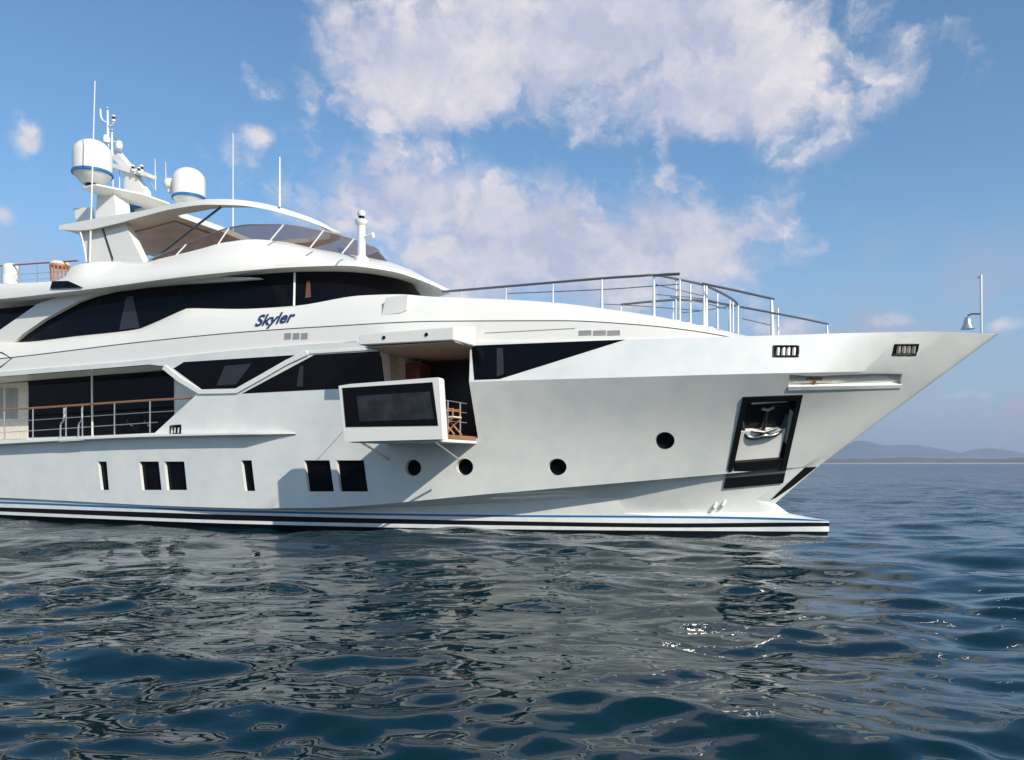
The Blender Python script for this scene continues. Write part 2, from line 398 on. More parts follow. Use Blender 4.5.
# ------------------------------------------------------------------ hull
U0 = -37.0; NS = 150
SS = [1-(1-i/(NS-1))**1.7 for i in range(NS)]
def plan(Bm, ub, ue, p): return lambda u: Bm*(1-max(0, (u-ub)/(ue-ub))**p) if u < ue else 0.0
UT, UK, UC, UN = 4.09, 2.94, -.28, -1.43
b_top = plan(4.15, -13.5, UT, 2.3); smo = lambda x, a, c: (lambda t: t*t*(3-2*t))(min(1, max(0, (x-a)/(c-a))))
b_kn = lambda u: (b_top(u)+.15*smo(u, -13, -8.5)*(1-smo(u, -1.5, 2.2))-.05*smo(u, -1, 2))*min(1, max(0, (UK-u)/3.2))**.42 if u < UK else 0.0; b_ch = plan(4.1, -19, UC, 2.5)
b_wl = pchip([(-37, 3.85), (-30, 4.0), (-22, 4.03), (-17, 3.85), (-13, 3.3), (-10, 2.6), (-7, 1.9), (-4.5, 1.2), (-3, .78), (-1.6, .44), (-.6, .30), (-.15, .18), (0, .04)])
Y_top = pchip([(-200, 392), (0, 372), (142, 360), (239, 350), (358, 342), (420, 341.5), (473, 342), (560, 341), (626, 339.3), (752, 336), (860, 332.8), (930, 331.6), (998, 334)])
Y_kn = pchip([(-200, 425), (0, 410), (240, 396), (470, 382), (600, 378), (787, 373), (920, 371), (948, 371)])
Y_ch = pchip([(-200, 490), (0, 497), (200, 506.5), (270, 508), (300, 508), (500, 493), (600, 484.5), (723, 474), (784, 468.5), (819, 466)])
Y_bt = pchip([(-200, 496), (0, 501.5), (240, 510.3), (500, 514.8), (680, 516), (800, 518.6), (829.5, 521)])
Y_bb = pchip([(-200, 498), (0, 503.6), (240, 512.4), (500, 517), (680, 518.2), (800, 520.6), (829.5, 521.6)])
Y_kt = pchip([(-200, 501), (0, 507.3), (240, 515), (500, 521.0), (680, 523.3), (800, 522.5), (829.5, 522.6)])
Y_kb = pchip([(-200, 504), (0, 511.5), (240, 520.6), (500, 525.4), (680, 527.6), (829.5, 526.4)])
Y_wb = pchip([(-200, 506), (0, 514.6), (240, 523.8), (500, 529.2), (680, 530.8), (829.5, 531.6)])
def inset(u): 
    a = min(1, max(0, (u+16.5)/6)); c_ = min(1, max(0, (UC-u)/3.5)); return .27*a*a*(3-2*a)*c_
def row(vfn, u1, yfn, dw=0, u0=U0):
    out = []
    for s_ in SS:
        u = u0+(u1-u0)*s_; out.append(rowpt(u, max(0.0, vfn(u)), yfn, dw))
    out[-1].y = 0 if vfn(u1) < .03 else out[-1].y
    return out
end = lambda u, u1, L_: min(1, max(0, (u1-u)/L_))**.6
R_keel = [L(U0+(-.6-U0)*s_, 0, -1.6) for s_ in SS]
R_bil = [L(U0+(-.3-U0)*s_, b_wl(U0+(-.3-U0)*s_)*.93, -.55) for s_ in SS]
R_wb, R_kb, R_kt, R_bb, R_bt = [row(lambda u: b_wl(u)+.0, 0, y_) for y_ in (Y_wb, Y_kb, Y_kt, Y_bb, Y_bt)]
Y_N = pchip([(-200, 495), (0, 500.5), (240, 509), (500, 512.8), (680, 513), (755, 512), (776, 511.5), (790, 514.2)])
UNN = -1.03
R_N = row(lambda u: (b_wl(u)+.01)*end(u, UNN, 4.5)**.7, UNN, Y_N)
Y_M = pchip([(-200, 493), (0, 499.5), (240, 508.3), (300, 509.5), (500, 503), (600, 498), (700, 499), (755, 500), (776, 503.5)])
b_M = lambda u: (.8*b_wl(u)+.2*(b_ch(u)-inset(u)))*end(u, UN, 2.6)**.7
R_M = row(b_M, UN, Y_M)
R_ci = row(lambda u: (b_ch(u)-inset(u))*end(u, UC, .01), UC, lambda x: Y_ch(x)+.6)
R_co = row(b_ch, UC, Y_ch)
R_kn = row(b_kn, UK, Y_kn); R_tp = row(b_top, UT, Y_top)
mids = []
for t in (.14, .28, .42, .57, .71, .86):
    r_ = []
    for i in range(NS):
        a, c_ = R_co[i], R_kn[i]; p_ = a.lerp(c_, t); u = p_.x
        k_ = min(1, max(0, (u+15)/9)); k_ = k_*k_*(3-2*k_)*min(1, max(0, (-p_.y)/1.2))
        p_.y += .20*k_*math.sin(math.pi*t); r_.append(p_)
    mids.append(r_)
R_sh = row(lambda u: b_top(u)*.965, UT-.1, Y_top, 0); 
for i in range(NS): R_sh[i].z = R_tp[i].z
dr = lambda u: .02+.26*min(1, max(0, (-1.5-u)/4))
R_dk = [Vector((p_.x, p_.y*.985, p_.z-dr(p_.x))) for p_ in R_sh]
R_cl = [Vector((p_.x, 0, p_.z-dr(p_.x)+.01)) for p_ in R_sh]
rows = [R_keel, R_bil, R_wb, R_kb, R_kt, R_bb, R_bt, R_N, R_M, R_ci, R_co]+mids+[R_kn, R_tp, R_sh, R_dk, R_cl]
smat = [1, 1, 2, 1, 2, 3]+[0]*30
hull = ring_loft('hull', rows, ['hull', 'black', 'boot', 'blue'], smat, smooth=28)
hb = bmesh.new(); hb.from_mesh(hull.data); HB = BVHTree.FromBMesh(hb); hb.free()
def ray_dir(px, py):
    d = Vector(((px-512)/F, 1, (HY-py)/F)); return (Matrix.Rotation(PSI, 4, 'Z') @ d).normalized()
def hs(px, py):
    h_ = HB.ray_cast(CAML, ray_dir(px, py))
    return h_[0] if h_[0] is not None else P(px, py, 4.1)
def hn(px, py):
    h_ = HB.ray_cast(CAML, ray_dir(px, py)); n = h_[1]
    return (n if n.dot(ray_dir(px, py)) < 0 else -n) if n is not None else Vector((0, -1, 0))

cutters = []
def cutter(poly, surf, depth, n=None, out=.4, step=9999):
    n = n or Vector((0, -1, 0)); pts = [surf(*p_) for p_ in dens_poly(poly, step)]
    bm = bmesh.new(); a = [bm.verts.new(p_+n*out) for p_ in pts]; c_ = [bm.verts.new(p_-n*depth) for p_ in pts]
    bm.faces.new(a); bm.faces.new(list(reversed(c_)))
    for i in range(len(a)): j = (i+1) % len(a); bm.faces.new((a[j], a[i], c_[i], c_[j]))
    bmesh.ops.recalc_face_normals(bm, faces=bm.faces)
    cutters.append(bm)
def window_in_hull(hole, depth=.2, name='porthole', n=None, m='glass', frame=False):
    cutter(hole, hs, depth+.05, n)
    cx = sum(p_[0] for p_ in hole)/len(hole); cy = sum(p_[1] for p_ in hole)/len(hole)
    big = [(cx+(x-cx)*1.06, cy+(y-cy)*1.06) for x, y in hole]
    o = patch(name, big, hs, -depth, depth+.03, m, curved=False, nrm=n); o['label'] = 'black glass set back in a pale hull opening'
    return o
# rectangular hull windows: the hole takes in the pale jamb seen on the aft side
for q in ([(97.5, 461.5), (106.5, 461.5), (109, 490), (101, 490)], [(139, 461.5), (158.6, 461.5), (161.6, 490), (142, 490)],
          [(164, 461.5), (184.2, 461.5), (187, 490), (167, 490)], [(241, 460.3), (251.6, 460.3), (255.2, 491), (245, 491)],
          [(304, 460.3), (329.6, 460.3), (334, 491.5), (307.8, 491.5)], [(336.2, 460.3), (363.8, 460.3), (368, 491.5), (339.8, 491.5)]):
    window_in_hull(q, .11, 'hull_window')
for (cx, cy, rx, ry) in ((413, 467.8, 8.2, 8.2), (464.6, 467, 8.6, 8.4), (557.2, 467, 9.4, 8.4), (664.8, 440.6, 9.8, 8.6)):
    ring = [(cx+rx*math.cos(2*math.pi*k_/24), cy+ry*math.sin(2*math.pi*k_/24)) for k_ in range(24)]
    window_in_hull(ring, .17, 'round_porthole')
# side deck recess, open all the way aft
V_SAL = 2.75
PW = lambda x, y: P(x, y, 4.12)
cutter([(-150, 388), (0, 376.5), (150, 364.6), (164, 366), (198.5, 393.5), (155, 433), (0, 441), (-150, 449)], PW, 4.12-V_SAL)
# balcony opening
OPEN = [(380.5, 350), (470, 345), (478, 438.3), (386, 443)]
cutter(OPEN, hs, 2.3)
HO = [hs(*p_) for p_ in OPEN]
# anchor pocket
APN = hn(765, 440)
AP = [(742.8, 396.8), (802.2, 394.6), (782.5, 482.3), (723.6, 487.8)]
def ap_uv(a, c_):   # position in the pocket, 0..1 across and down
    x0 = AP[0][0]+(AP[3][0]-AP[0][0])*c_; y0 = AP[0][1]+(AP[3][1]-AP[0][1])*c_
    x1 = AP[1][0]+(AP[2][0]-AP[1][0])*c_; y1 = AP[1][1]+(AP[2][1]-AP[1][1])*c_
    return x0+(x1-x0)*a, y0+(y1-y0)*a
cutter([ap_uv(.06, .04), ap_uv(.94, .04), ap_uv(.94, .75), ap_uv(.06, .75)], hs, .34, APN)
# long slot in the flare below the bow knuckle
SLN = hn(845, 382)
SLOT = [(789.5, 374.6), (902, 374), (900.5, 386.5), (788.3, 388.8)]
cutter(SLOT, hs, .10, SLN)
FL = [[(773.5, 346), (798.6, 346), (798.2, 356.6), (773.2, 356.6)], [(895, 344.6), (918.4, 344.4), (916, 354.8), (892.6, 354.8)], [(170.5, 426), (181, 425), (181, 433.6), (170.5, 434.4)]]
for q in FL: cutter(q, hs, .14, hn(q[0][0]+5, q[0][1]+5))
cm = bmesh.new()
cme_objs = []
for cb in cutters:
    me = bpy.data.meshes.new('c'); cb.to_mesh(me); cb.free(); cm.from_mesh(me); bpy.data.meshes.remove(me)
cme = bpy.data.meshes.new('cut'); cm.to_mesh(cme); cm.free(); cob = bpy.data.objects.new('cut', cme); COL.objects.link(cob); cob.parent = yacht
md = hull.modifiers.new('b', 'BOOLEAN'); md.object = cob; md.operation = 'DIFFERENCE'; md.solver = 'EXACT'; md.use_self = True
bpy.context.view_layer.update()
ev = hull.evaluated_get(bpy.context.evaluated_depsgraph_get()); nm = bpy.data.meshes.new_from_object(ev)
print('HULL faces', len(hull.data.polygons), '->', len(nm.polygons))
hull.modifiers.clear()
if len(nm.polygons) > 500: hull.data = nm
bpy.data.objects.remove(cob); bpy.data.meshes.remove(cme)
hull.data.polygons.foreach_set('use_smooth', [True]*len(hull.data.polygons)); hull.data.set_sharp_from_angle(angle=R(25))

# rub rail along the aft hull
def strip(name, ytop, ybot, xa, xb, v0, v1, m, n=30, taper=True, **kw):
    bm = bmesh.new(); prev = None
    ua = pl(xa, 440, v0)[0]; ub = pl(xb, 440, v0)[0]
    for i in range(n+1):
        u = ua+(ub-ua)*i/n; k_ = 1 if not taper else min(1, (n-i)/2+.02)
        vo = v0+(v1-v0)*k_
        a = rowpt(u, v0, ytop); d_ = rowpt(u, v0, ybot); b_ = L(u, vo, a.z-.02); c_ = L(u, vo, d_.z+.05)
        r_ = [bm.verts.new(q) for q in (a, b_, c_, d_)]
        if prev:
            for j in range(4): bm.faces.new((prev[j], prev[(j+1) % 4], r_[(j+1) % 4], r_[j]))
        else: bm.faces.new(r_)
        prev = r_
    bm.faces.new(list(reversed(prev))); return bm_link(name, bm, m, yacht, 30, **kw)
strip('rub_rail', pchip([(-200, 452), (0, 441.5), (155, 434.5), (300, 431.5)]), pchip([(-200, 457), (0, 446), (155, 438.6), (300, 435.6)]), -160, 300, 4.08, 4.45, 'white')

# ------------------------------------------------------------------ superstructure up to the upper deck
UF1 = -.2
Yg = pchip([(-200, 377), (12, 358), (142, 342.5), (239, 333), (320, 327.5), (440, 321.8), (560, 321.3), (640, 325.5), (690, 331), (752, 341), (830, 348)])
Yc = pchip([(-200, 341), (14, 342.3), (80, 335.8), (135, 329.6), (140, 328.6), (146, 326.2), (180, 311.2), (185, 309), (189, 308.2), (195, 308.3), (237, 309), (295, 305.8), (363, 295.4), (400, 294.3), (430, 296.5), (500, 299), (560, 303), (600, 308), (655, 316), (700, 325.5), (752, 337.5), (830, 348)])
bt = lambda u: b_top(u)
vS = lambda u: min(bt(u)-.45, 3.62*(1-max(0, (u+11)/11.2)**3.0)) if u < -.0 else 0.15
ra0 = row(lambda u: bt(u)*.985, UF1, lambda x: Y_top(x)+3)
ra = row(lambda u: bt(u)*.985, UF1, lambda x: Y_top(x)-1.2+6*smo(x, 655, 745))
rb_ = row(lambda u: bt(u)*.985-.05, UF1, Yg)
rb1 = row(lambda u: bt(u)*.985-.085, UF1, Yg); rb2 = row(lambda u: bt(u)*.985-.085, UF1, lambda x: Yg(x)-1.1); rb3 = row(lambda u: bt(u)*.985-.052, UF1, lambda x: Yg(x)-1.1)
rc = row(lambda u: max(.1, vS(u)), UF1, Yc)
rm = [a.lerp(c_, .5)+Vector((0, -.05, .03)) for a, c_ in zip(rb3, rc)]
rm2 = [a.lerp(c_, .85)+Vector((0, -.03, .03)) for a, c_ in zip(rb3, rc)]
rci = [Vector((p_.x, p_.y*.8, p_.z+.03)) for p_ in rc]; rcc = [Vector((p_.x, 0, p_.z+.05)) for p_ in rc]
up = ring_loft('superstructure', [[Vector((p_.x, 0, p_.z-.2)) for p_ in ra0], ra0, ra, rb_, rb1, rb2, rb3, rm, rm2, rc, rci, rcc], ['white', 'groove'], [0, 0, 0, 0, 1, 0, 0, 0, 0, 0, 0, 0], smooth=40)
tb = bmesh.new(); tb.from_mesh(up.data); UB = BVHTree.FromBMesh(tb); tb.free()
def us(px, py):
    h_ = UB.ray_cast(CAML, ray_dir(px, py)); return h_[0] if h_[0] is not None else P(px, py, 3.8)
def un(px, py):
    n = UB.ray_cast(CAML, ray_dir(px, py))[1]
    return n if n is not None and n.dot(ray_dir(px, py)) < 0 else (-n if n is not None else Vector((0, -1, 0)))

# main deck windows let into the hull side
def glass_on_hull(poly, name='side_window', frame=True):
    o = patch(name, poly, hs, .006, .05, 'glass', step=12); return o
glass_on_hull([(173.5, 368.5), (184, 362), (295, 355), (236.5, 388.3), (202.5, 389.8)])
glass_on_hull([(242, 393.6), (314.5, 354.8), (380, 351), (384, 386.5)])
glass_on_hull([(471.5, 345.6), (625.5, 339.6), (500, 379), (474.3, 380)])
# raised surround between the two aft windows
def frame_on(path, wpx, surf, off, name, m='white', n=Vector((0, -1, 0))):
    bm = bmesh.new(); prev = None
    for i, (x, y) in enumerate(path):
        a = path[max(0, i-1)]; c_ = path[min(len(path)-1, i+1)]; t = Vector((c_[0]-a[0], c_[1]-a[1])).normalized(); q = Vector((-t.y, t.x))*wpx/2
        p1 = surf(x+q.x, y+q.y); p2 = surf(x-q.x, y-q.y)
        r_ = [bm.verts.new(p_) for p_ in (p1-n*.02, p1+n*off, p2+n*off, p2-n*.02)]
        if prev:
            for j in range(4): bm.faces.new((prev[j], prev[(j+1) % 4], r_[(j+1) % 4], r_[j]))
        else: bm.faces.new(r_)
        prev = r_
    bm.faces.new(list(reversed(prev))); return bm_link(name, bm, m, yacht, 30)
frame_on([(164.5, 367), (180, 379.5), (200.5, 391.8), (218, 391.4), (237, 391), (262, 377), (288, 362), (308, 352.8)], 4.6, hs, .05, 'window_surround')
frame_on([(308, 352.8), (345, 350.6), (378, 348.6)], 2.2, hs, .03, 'window_surround')
# panel seams
def seam(pts, surf=hs, r_=.009, name='panel_seam', m='groove'):
    tube(name, [surf(*p_) for p_ in dens_poly(pts, 12)[:-max(1, int(math.dist(pts[-1], pts[0])/12))]]+[surf(*pts[-1])], r_, m, seg=6)
seam([(343, 431.5), (330, 446), (317, 460)])
seam([(485, 333), (530, 330.7), (575, 328.3)], us, .014, 'hand_grip', 'vent')
seam([(240, 350.3), (300, 346), (357, 341.3)], us)
# hexagonal hatch outline on the quarter
HX = [(-30, 352.5), (2, 352.5), (12, 358.5), (1, 367), (-30, 368)]
tube('hatch_outline', [us(*p_)+Vector((0, -.01, 0)) for p_ in HX+[HX[0]]], .022, 'dark', seg=6)
# vent grilles
def grille(quad, n_slats, surf, nn):
    bm = bmesh.new(); (a, b_, c_, d_) = [Vector(q) for q in quad]
    for i in range(n_slats):
        t0 = (i+.18)/n_slats; t1 = (i+.82)/n_slats
        pts = [a.lerp(d_, t0), b_.lerp(c_, t0), b_.lerp(c_, t1), a.lerp(d_, t1)]
        q3 = [surf(*p_) for p_ in pts]; v1 = [bm.verts.new(q+nn*.018) for q in q3]; v0 = [bm.verts.new(q-nn*.02) for q in q3]
        bm.faces.new(v1)
        for j in range(4): bm.faces.new((v1[(j+1) % 4], v1[j], v0[j], v0[(j+1) % 4]))
    return bm_link('vent_grille', bm, 'vent', yacht, 0)
for x0 in (285, 293.4, 301.6): grille([(x0, 333), (x0+6.6, 332.5), (x0+6.2, 339), (x0-.4, 339.6)], 4, us, un(x0, 336))
for x0 in (579, 593.5, 607.6): grille([(x0, 330.4), (x0+12.6, 330), (x0+12.6, 335.2), (x0, 335.6)], 4, us, un(x0, 333))

# ------------------------------------------------------------------ side deck: saloon wall, windows, rail
SW_ = lambda x, y: P(x, y, V_SAL+.015)
patch('saloon_window', [(28.5, 380.5), (90.5, 375.8), (91.5, 435.5), (28.5, 437.5)], V_SAL+.02, 0, .015, 'glass')
patch('saloon_window', [(93, 375.4), (173.5, 370.5), (174, 432), (93.6, 435.4)], V_SAL+.02, 0, .015, 'glass')
bt_ = bmesh.new(); add_tube(bt_, [P(91.8, 375, V_SAL+.03), P(92.4, 436, V_SAL+.03)], .035, 6); bm_link('window_mullion', bt_, 'white_part', yacht)
patch('cream_wall_panel', [(-140, 392), (27.5, 382), (27.5, 438.5), (-140, 446)], V_SAL+.02, 0, .015, 'cream')
for x0 in (0, 9, 15):
    patch('louvre_door', [(x0-3.4, 388.5), (x0+2.2, 388.1), (x0+2.2, 418.5), (x0-3.4, 418.9)], V_SAL+.045, 0, .03, 'vent')
VR = 4.02
Yh = pchip([(-150, 420.5), (0, 410.2), (60, 406.3), (115, 402.5), (150, 400.2), (197, 397.8)])
ub = pl(197, 398, VR)[0]
for nm_, dy, r_, m_ in (('handrail', 0, .034, 'teak'), ('lower_rail', 12, .013, 'steel'), ('lower_rail', 22.5, .013, 'steel')):
    e_ = ub if dy == 0 else ub-(.95 if dy == 12 else 1.65)
    tube(nm_, [rowpt(-31+(e_+31)*i/24, VR, lambda x: Yh(x)+dy) for i in range(25)], r_, m_)
for x in (-60, -28, 4.5, 33, 66, 82.5, 114.5, 150):
    p1 = P(x, Yh(x), VR); p0 = P(x, 441-.055*x, VR); p1.z -= .02; tube('stanchion', [p0, p1], .022, 'steel')
for x in (61.5, 79.5):
    tube('boarding_ladder_handle', smooth_pts([P(x-1, 441, VR+.3), P(x-.8, 425, VR+.3), P(x+2.2, 420, VR+.12), P(x+2.4, 408, VR)], 4), .026, 'steel')
patch('boarding_platform', [(59, 439.2), (83, 437.8), (83, 440.2), (59, 441.6)], VR+.42, 0, .35, 'white_part')

# ------------------------------------------------------------------ wheelhouse glass, arch
def fit(V_, ub_, pxt, p1, p2):
    """nose position of a rounded plan whose outline just reaches column pxt"""
    lo, hi = ub_+.5, 6
    for _ in range(40):
        m_ = (lo+hi)/2; mx = max(proj(ub_+(m_-ub_)*i/200, V_*(1-(i/200)**p1)**p2)[0] for i in range(201))
        if mx > pxt: hi = m_
        else: lo = m_
    return lo
SN2 = [math.sin(i/89*math.pi/2) for i in range(90)]
def nose_row(V_, ub_, uf_, p1, p2, y_, dw=0, u0=-33.0, vmul=1):
    out = []
    for i in range(60):
        u = u0+(ub_-u0)*i/60; out.append(rowpt(u, V_, y_, dw))
    for s_ in SN2:
        out.append(rowpt(ub_+(uf_-ub_)*s_, V_*max(0, 1-s_**p1)**p2, y_, dw))
    out[-1].y = 0; return out
def nose_fn(V_, ub_, uf_, p1, p2): return lambda u: V_ if u <= ub_ else V_*max(0, 1-min(1, (u-ub_)/(uf_-ub_))**p1)**p2
# glass
G0 = (3.58, -17.5, fit(3.58, -17.5, 424, 2.2, .6), 2.2, .6)
G1 = (3.38, -18.2, fit(3.38, -18.2, 404, 2.2, .6), 2.2, .6)
Y_arc = [(14, 343), (25, 333.5), (45, 319.6), (78, 301.8), (95, 295.9), (118.5, 290), (150, 286.6), (175, 284.3), (239, 280.6)]
Y_g0 = lambda x: Yc(x)+5
Y_lip = pchip([(-200, 311), (0, 299), (60, 292.5), (91, 289), (180, 277.3), (239, 271.2), (295, 267), (342, 265.6), (390, 271), (420, 280), (438, 287.5), (446, 291.5)])
Y_g1f = pchip([(-200, 345)]+[(x-1, y+1) for x, y in Y_arc[:5]]+[(110, 287), (180, 275), (239, 269), (295, 264.5), (342, 263), (390, 269), (420, 279), (446, 290)])
UG = pl(16, 343, 3.58)[0]
gl = ring_loft('wheelhouse_glass', [[Vector((p_.x, 0, p_.z-.1)) for p_ in nose_row(*G0, Y_g0, 0, UG)], nose_row(*G0, Y_g0, 0, UG), nose_row(*G1, Y_g1f, 0, UG), [Vector((p_.x, 0, p_.z)) for p_ in nose_row(*G1, Y_g1f, 0, UG)]], 'glass', smooth=40)
gbm = bmesh.new(); gbm.from_mesh(gl.data); GB = BVHTree.FromBMesh(gbm); gbm.free()
def gs(px, py):
    h_ = GB.ray_cast(CAML, ray_dir(px, py))
    if h_[0] is not None and -h_[0].y > 2.2: return h_[0]
    return P(px, py, 3.5)
arch = [(-6, 336), (0, 331), (39, 304), (66, 295), (91, 288), (180, 278.5), (215, 277), (250, 277.6), (262, 278.6)]+[(x, y) for x, y in reversed(Y_arc)]+[(-6, 346)]
patch('side_arch', arch, lambda x, y: P(x, y, 3.56), .05, .12, 'white', step=9, curved=True)
patch('side_arch', arch, lambda x, y: (lambda q: Vector((q.x, -q.y, q.z)))(P(x, y, 3.56)), .12, .05, 'white', step=9)
tube('window_mullion', [gs(295, 273)+Vector((0, -.02, 0)), gs(294.4, 306)+Vector((0, -.02, 0))], .035, 'white_part')
tube('window_mullion', [gs(176, 285)+Vector((0, -.005, 0)), gs(187, 308)+Vector((0, -.005, 0))], .012, 'dark')
for pg, sf in (([(126.5, 297), (133, 296), (139.5, 327.5), (119.5, 330)], gs), ([(307, 281), (310, 281), (311, 297), (305.5, 298)], gs), ([(225, 366), (252, 363.5), (236, 384.5), (217, 385.5)], hs), ([(300, 366), (303.5, 366), (303, 386), (297, 386.4)], hs), ([(497, 348), (503, 348), (504, 374), (497, 376.5)], hs)):
    patch('window_patch' if pg[0][0] != 307 else 'amber_curtain', pg, sf, .014, .01, 'grey_patch' if pg[0][0] != 307 else 'amber', step=14)  # grey patches laid over the panes, slightly lighter than the black glass
# aft upper saloon behind the arch
patch('aft_saloon_wall', [(-150, 300), (100, 282), (100, 310), (30, 345), (-150, 360)], 2.9, 0, 5.8, 'white_part')
patch('aft_saloon_window', [(-150, 318), (0, 308.5), (40, 304.5), (0, 333), (-150, 350)], 2.93, 0, .02, 'glass')

# wing step box let into the side deck edge
patch('wing_locker', [(386, 297.5), (408, 294.5), (406.5, 309.5), (401, 312.6), (386, 314.6), (381.5, 315)], lambda x, y: P(x, y, 3.95), 0, .5, 'white', curved=False)

# ------------------------------------------------------------------ flybridge
Y_lt = lambda x: Y_lip(x)-3.2-1.0*min(1, max(0, (420-x)/100))
Y_co = pchip([(-200, 292), (0, 283.7), (50, 281.5), (63, 279), (71, 267.5), (80, 264.2), (100, 261.9), (114, 261.6), (142, 262.4), (165, 257.5), (200, 249), (224, 242.6), (254, 239.4), (283, 241.8), (318, 249.2), (354, 255.2), (385, 261), (400, 264.5)])
f_l = (4.12, -19.5, fit(4.12, -19.5, 446.5, 2.3, .6), 2.3, .6)
f_m = (3.85, -19.8, fit(3.85, -19.8, 430, 2.3, .6), 2.3, .6)
f_c = (3.25, -20, fit(3.25, -20, 392, 2.3, .6), 2.3, .6)
Y_m = lambda x: (.52*Y_lt(x)+.48*Y_co(x)) if x < 330 else (.52*Y_lt(x)+.48*Y_co(x)) if x < 385 else None
Y_m = pchip([(x, .55*Y_lt(x)+.45*Y_co(x)) for x in range(-200, 381, 20)]+[(400, 268.8), (415, 273.5), (430, 280)])
Y_m2 = pchip([(x, .2*Y_lt(x)+.8*Y_co(x)) for x in range(-200, 361, 20)]+[(380, 262), (400, 266), (412, 270.2)])
f_m2 = (3.5, -19.9, fit(3.5, -19.9, 410, 2.3, .6), 2.3, .6)
rl = nose_row(*f_l, Y_lip); rlt = nose_row(*f_l, Y_lt); rmm = nose_row(*f_m, Y_m); rm3 = nose_row(*f_m2, Y_m2); rco = nose_row(*f_c, Y_co)
def fuller(rw, vt):
    for p_ in rw:
        t = min(1, max(0, (-22.6-p_.x)/2.2)); t = t*t*(3-2*t); old = -p_.y
        if t > 0 and old > .5:
            px0, _ = proj(p_.x, old); nv = old+(vt-old)*t; q_ = pl(px0, 300, nv); z_ = H+(p_.z-H)*proj(q_[0], nv)[1]/proj(p_.x, old)[1]
            p_.x = q_[0]; p_.y = -nv; p_.z = z_
fuller(rmm, 4.09); fuller(rm3, 4.05); fuller(rco, 4.0)
und = [Vector((p_.x, p_.y*.72, p_.z+.02)) for p_ in rl]; undc = [Vector((p_.x, 0, p_.z+.02)) for p_ in rl]
rin = [Vector((p_.x-(.1 if i > 80 else 0), p_.y*.955, p_.z-.01)) for i, p_ in enumerate(rco)]
rdk = [Vector((p_.x-(.1 if i > 80 else 0), p_.y*.95, max(p_.z-.9, rl[i].z+.12))) for i, p_ in enumerate(rco)]
fly = ring_loft('flybridge', [undc, und, rl, rlt, rmm, rm3, rco, rin, rdk, [Vector((p_.x, 0, p_.z)) for p_ in rdk]], ['white'], None, smooth=40)
fb = bmesh.new(); fb.from_mesh(fly.data); FB = BVHTree.FromBMesh(fb); fb.free()
def fs(px, py):
    h_ = FB.ray_cast(CAML, ray_dir(px, py)); return h_[0] if h_[0] is not None else P(px, py, 3.9)
patch('quarter_window', [(51.5, 288.6), (53.5, 281.4), (69.5, 281.2), (83, 287.4)], fs, .055, .03, 'glass', step=6)
# smoked windscreen
s0 = (3.2, -20, f_c[2]-.12, 2.3, .6); s1 = (2.98, -20.3, fit(2.98, -20.3, 374, 2.3, .6), 2.3, .6)
Y_s1 = pchip([(143, 262.2), (165, 253), (190, 243), (210, 234.5), (228, 228.2), (252, 224.6), (278, 224.6), (323, 230.4), (354, 238.8), (376, 248.5)])
Y_s0 = lambda x: Y_co(x)+1.5
US = pl(147, 260, 3.1)[0]
def open_loft(name, rows_, m, th=.015, parent=yacht):
    bm = bmesh.new()
    full = [r_+[Vector((p_.x, -p_.y, p_.z)) for p_ in reversed(r_[:-1])] for r_ in rows_]
    vv = [[bm.verts.new(p_) for p_ in r_] for r_ in full]
    for i in range(len(vv)-1):
        for k_ in range(len(vv[0])-1): bm.faces.new((vv[i][k_], vv[i][k_+1], vv[i+1][k_+1], vv[i+1][k_]))
    bmesh.ops.recalc_face_normals(bm, faces=bm.faces)
    bmesh.ops.solidify(bm, geom=bm.faces[:], thickness=th)
    return bm_link(name, bm, m, parent, 40), full
r0 = nose_row(*s0, Y_s0, 0, US); r1 = nose_row(*s1, Y_s1, 0, US)
wsc, full = open_loft('windscreen', [r0, r1], 'screen')
tube('windscreen_top_rail', full[1], .022, 'steel', seg=6)
for xb, xt in ((218, 229), (270, 283.5), (310, 323.5), (342, 354), (176, 186)):
    tube('windscreen_post', [P(xb, Y_co(xb)+.5, 3.2), P(xt, Y_s1(xt), 3.0)], .024, 'white_part')

# ------------------------------------------------------------------ hardtop
h_b = (3.0, -20.5, fit(3.0, -20.5, 333, 2.2, .62), 2.2, .62)
Y_hb = pchip([(30, 232), (58, 229.4), (78, 230.4), (114, 224.2), (142, 216.5), (175, 208.5), (208, 204.6), (239, 205.4), (259, 208), (295, 217), (323, 227), (334, 232)])
Y_ht = pchip([(30, 229), (58, 225.4), (100, 217.6), (142, 210.6), (175, 203.4), (208, 199.2), (224, 199), (239, 199.8), (259, 202.6), (295, 212.2), (323, 223.2), (334, 230.2)])
UHT = pl(59, 228, 3.0)[0]
hb0 = nose_row(*h_b, Y_hb, 0, UHT); ht0 = nose_row(*h_b, Y_ht, 0, UHT)
for r_ in (hb0, ht0):
    for p_ in r_[:14]: pass
soff = [Vector((p_.x-.06, p_.y*.93, p_.z+.05)) for p_ in hb0]; sofc = [Vector((p_.x-.06, 0, p_.z+.12)) for p_ in hb0]
hti = [Vector((p_.x-.25, p_.y*.7, p_.z+.08)) for p_ in ht0]; htc = [Vector((p_.x-.3, 0, p_.z+.13)) for p_ in ht0]
htop = ring_loft('hardtop', [sofc, soff, hb0, ht0, hti, htc], ['white', 'soffit'], [1, 0, 0, 0, 0, 0], smooth=40)
UOA = .5*(pl(213, 206, 2.25)[0]+pl(229, 226, -2.25)[0]); UON = h_b[2]
half = [(UOA, 2.25), (UOA+2.2, 2.3), (UON-1.5, 2.0), (UON-.95, 1.3), (UON-.7, .5)]
bmc = bmesh.new(); pp = half+[(a_, -c_) for a_, c_ in reversed(half)]
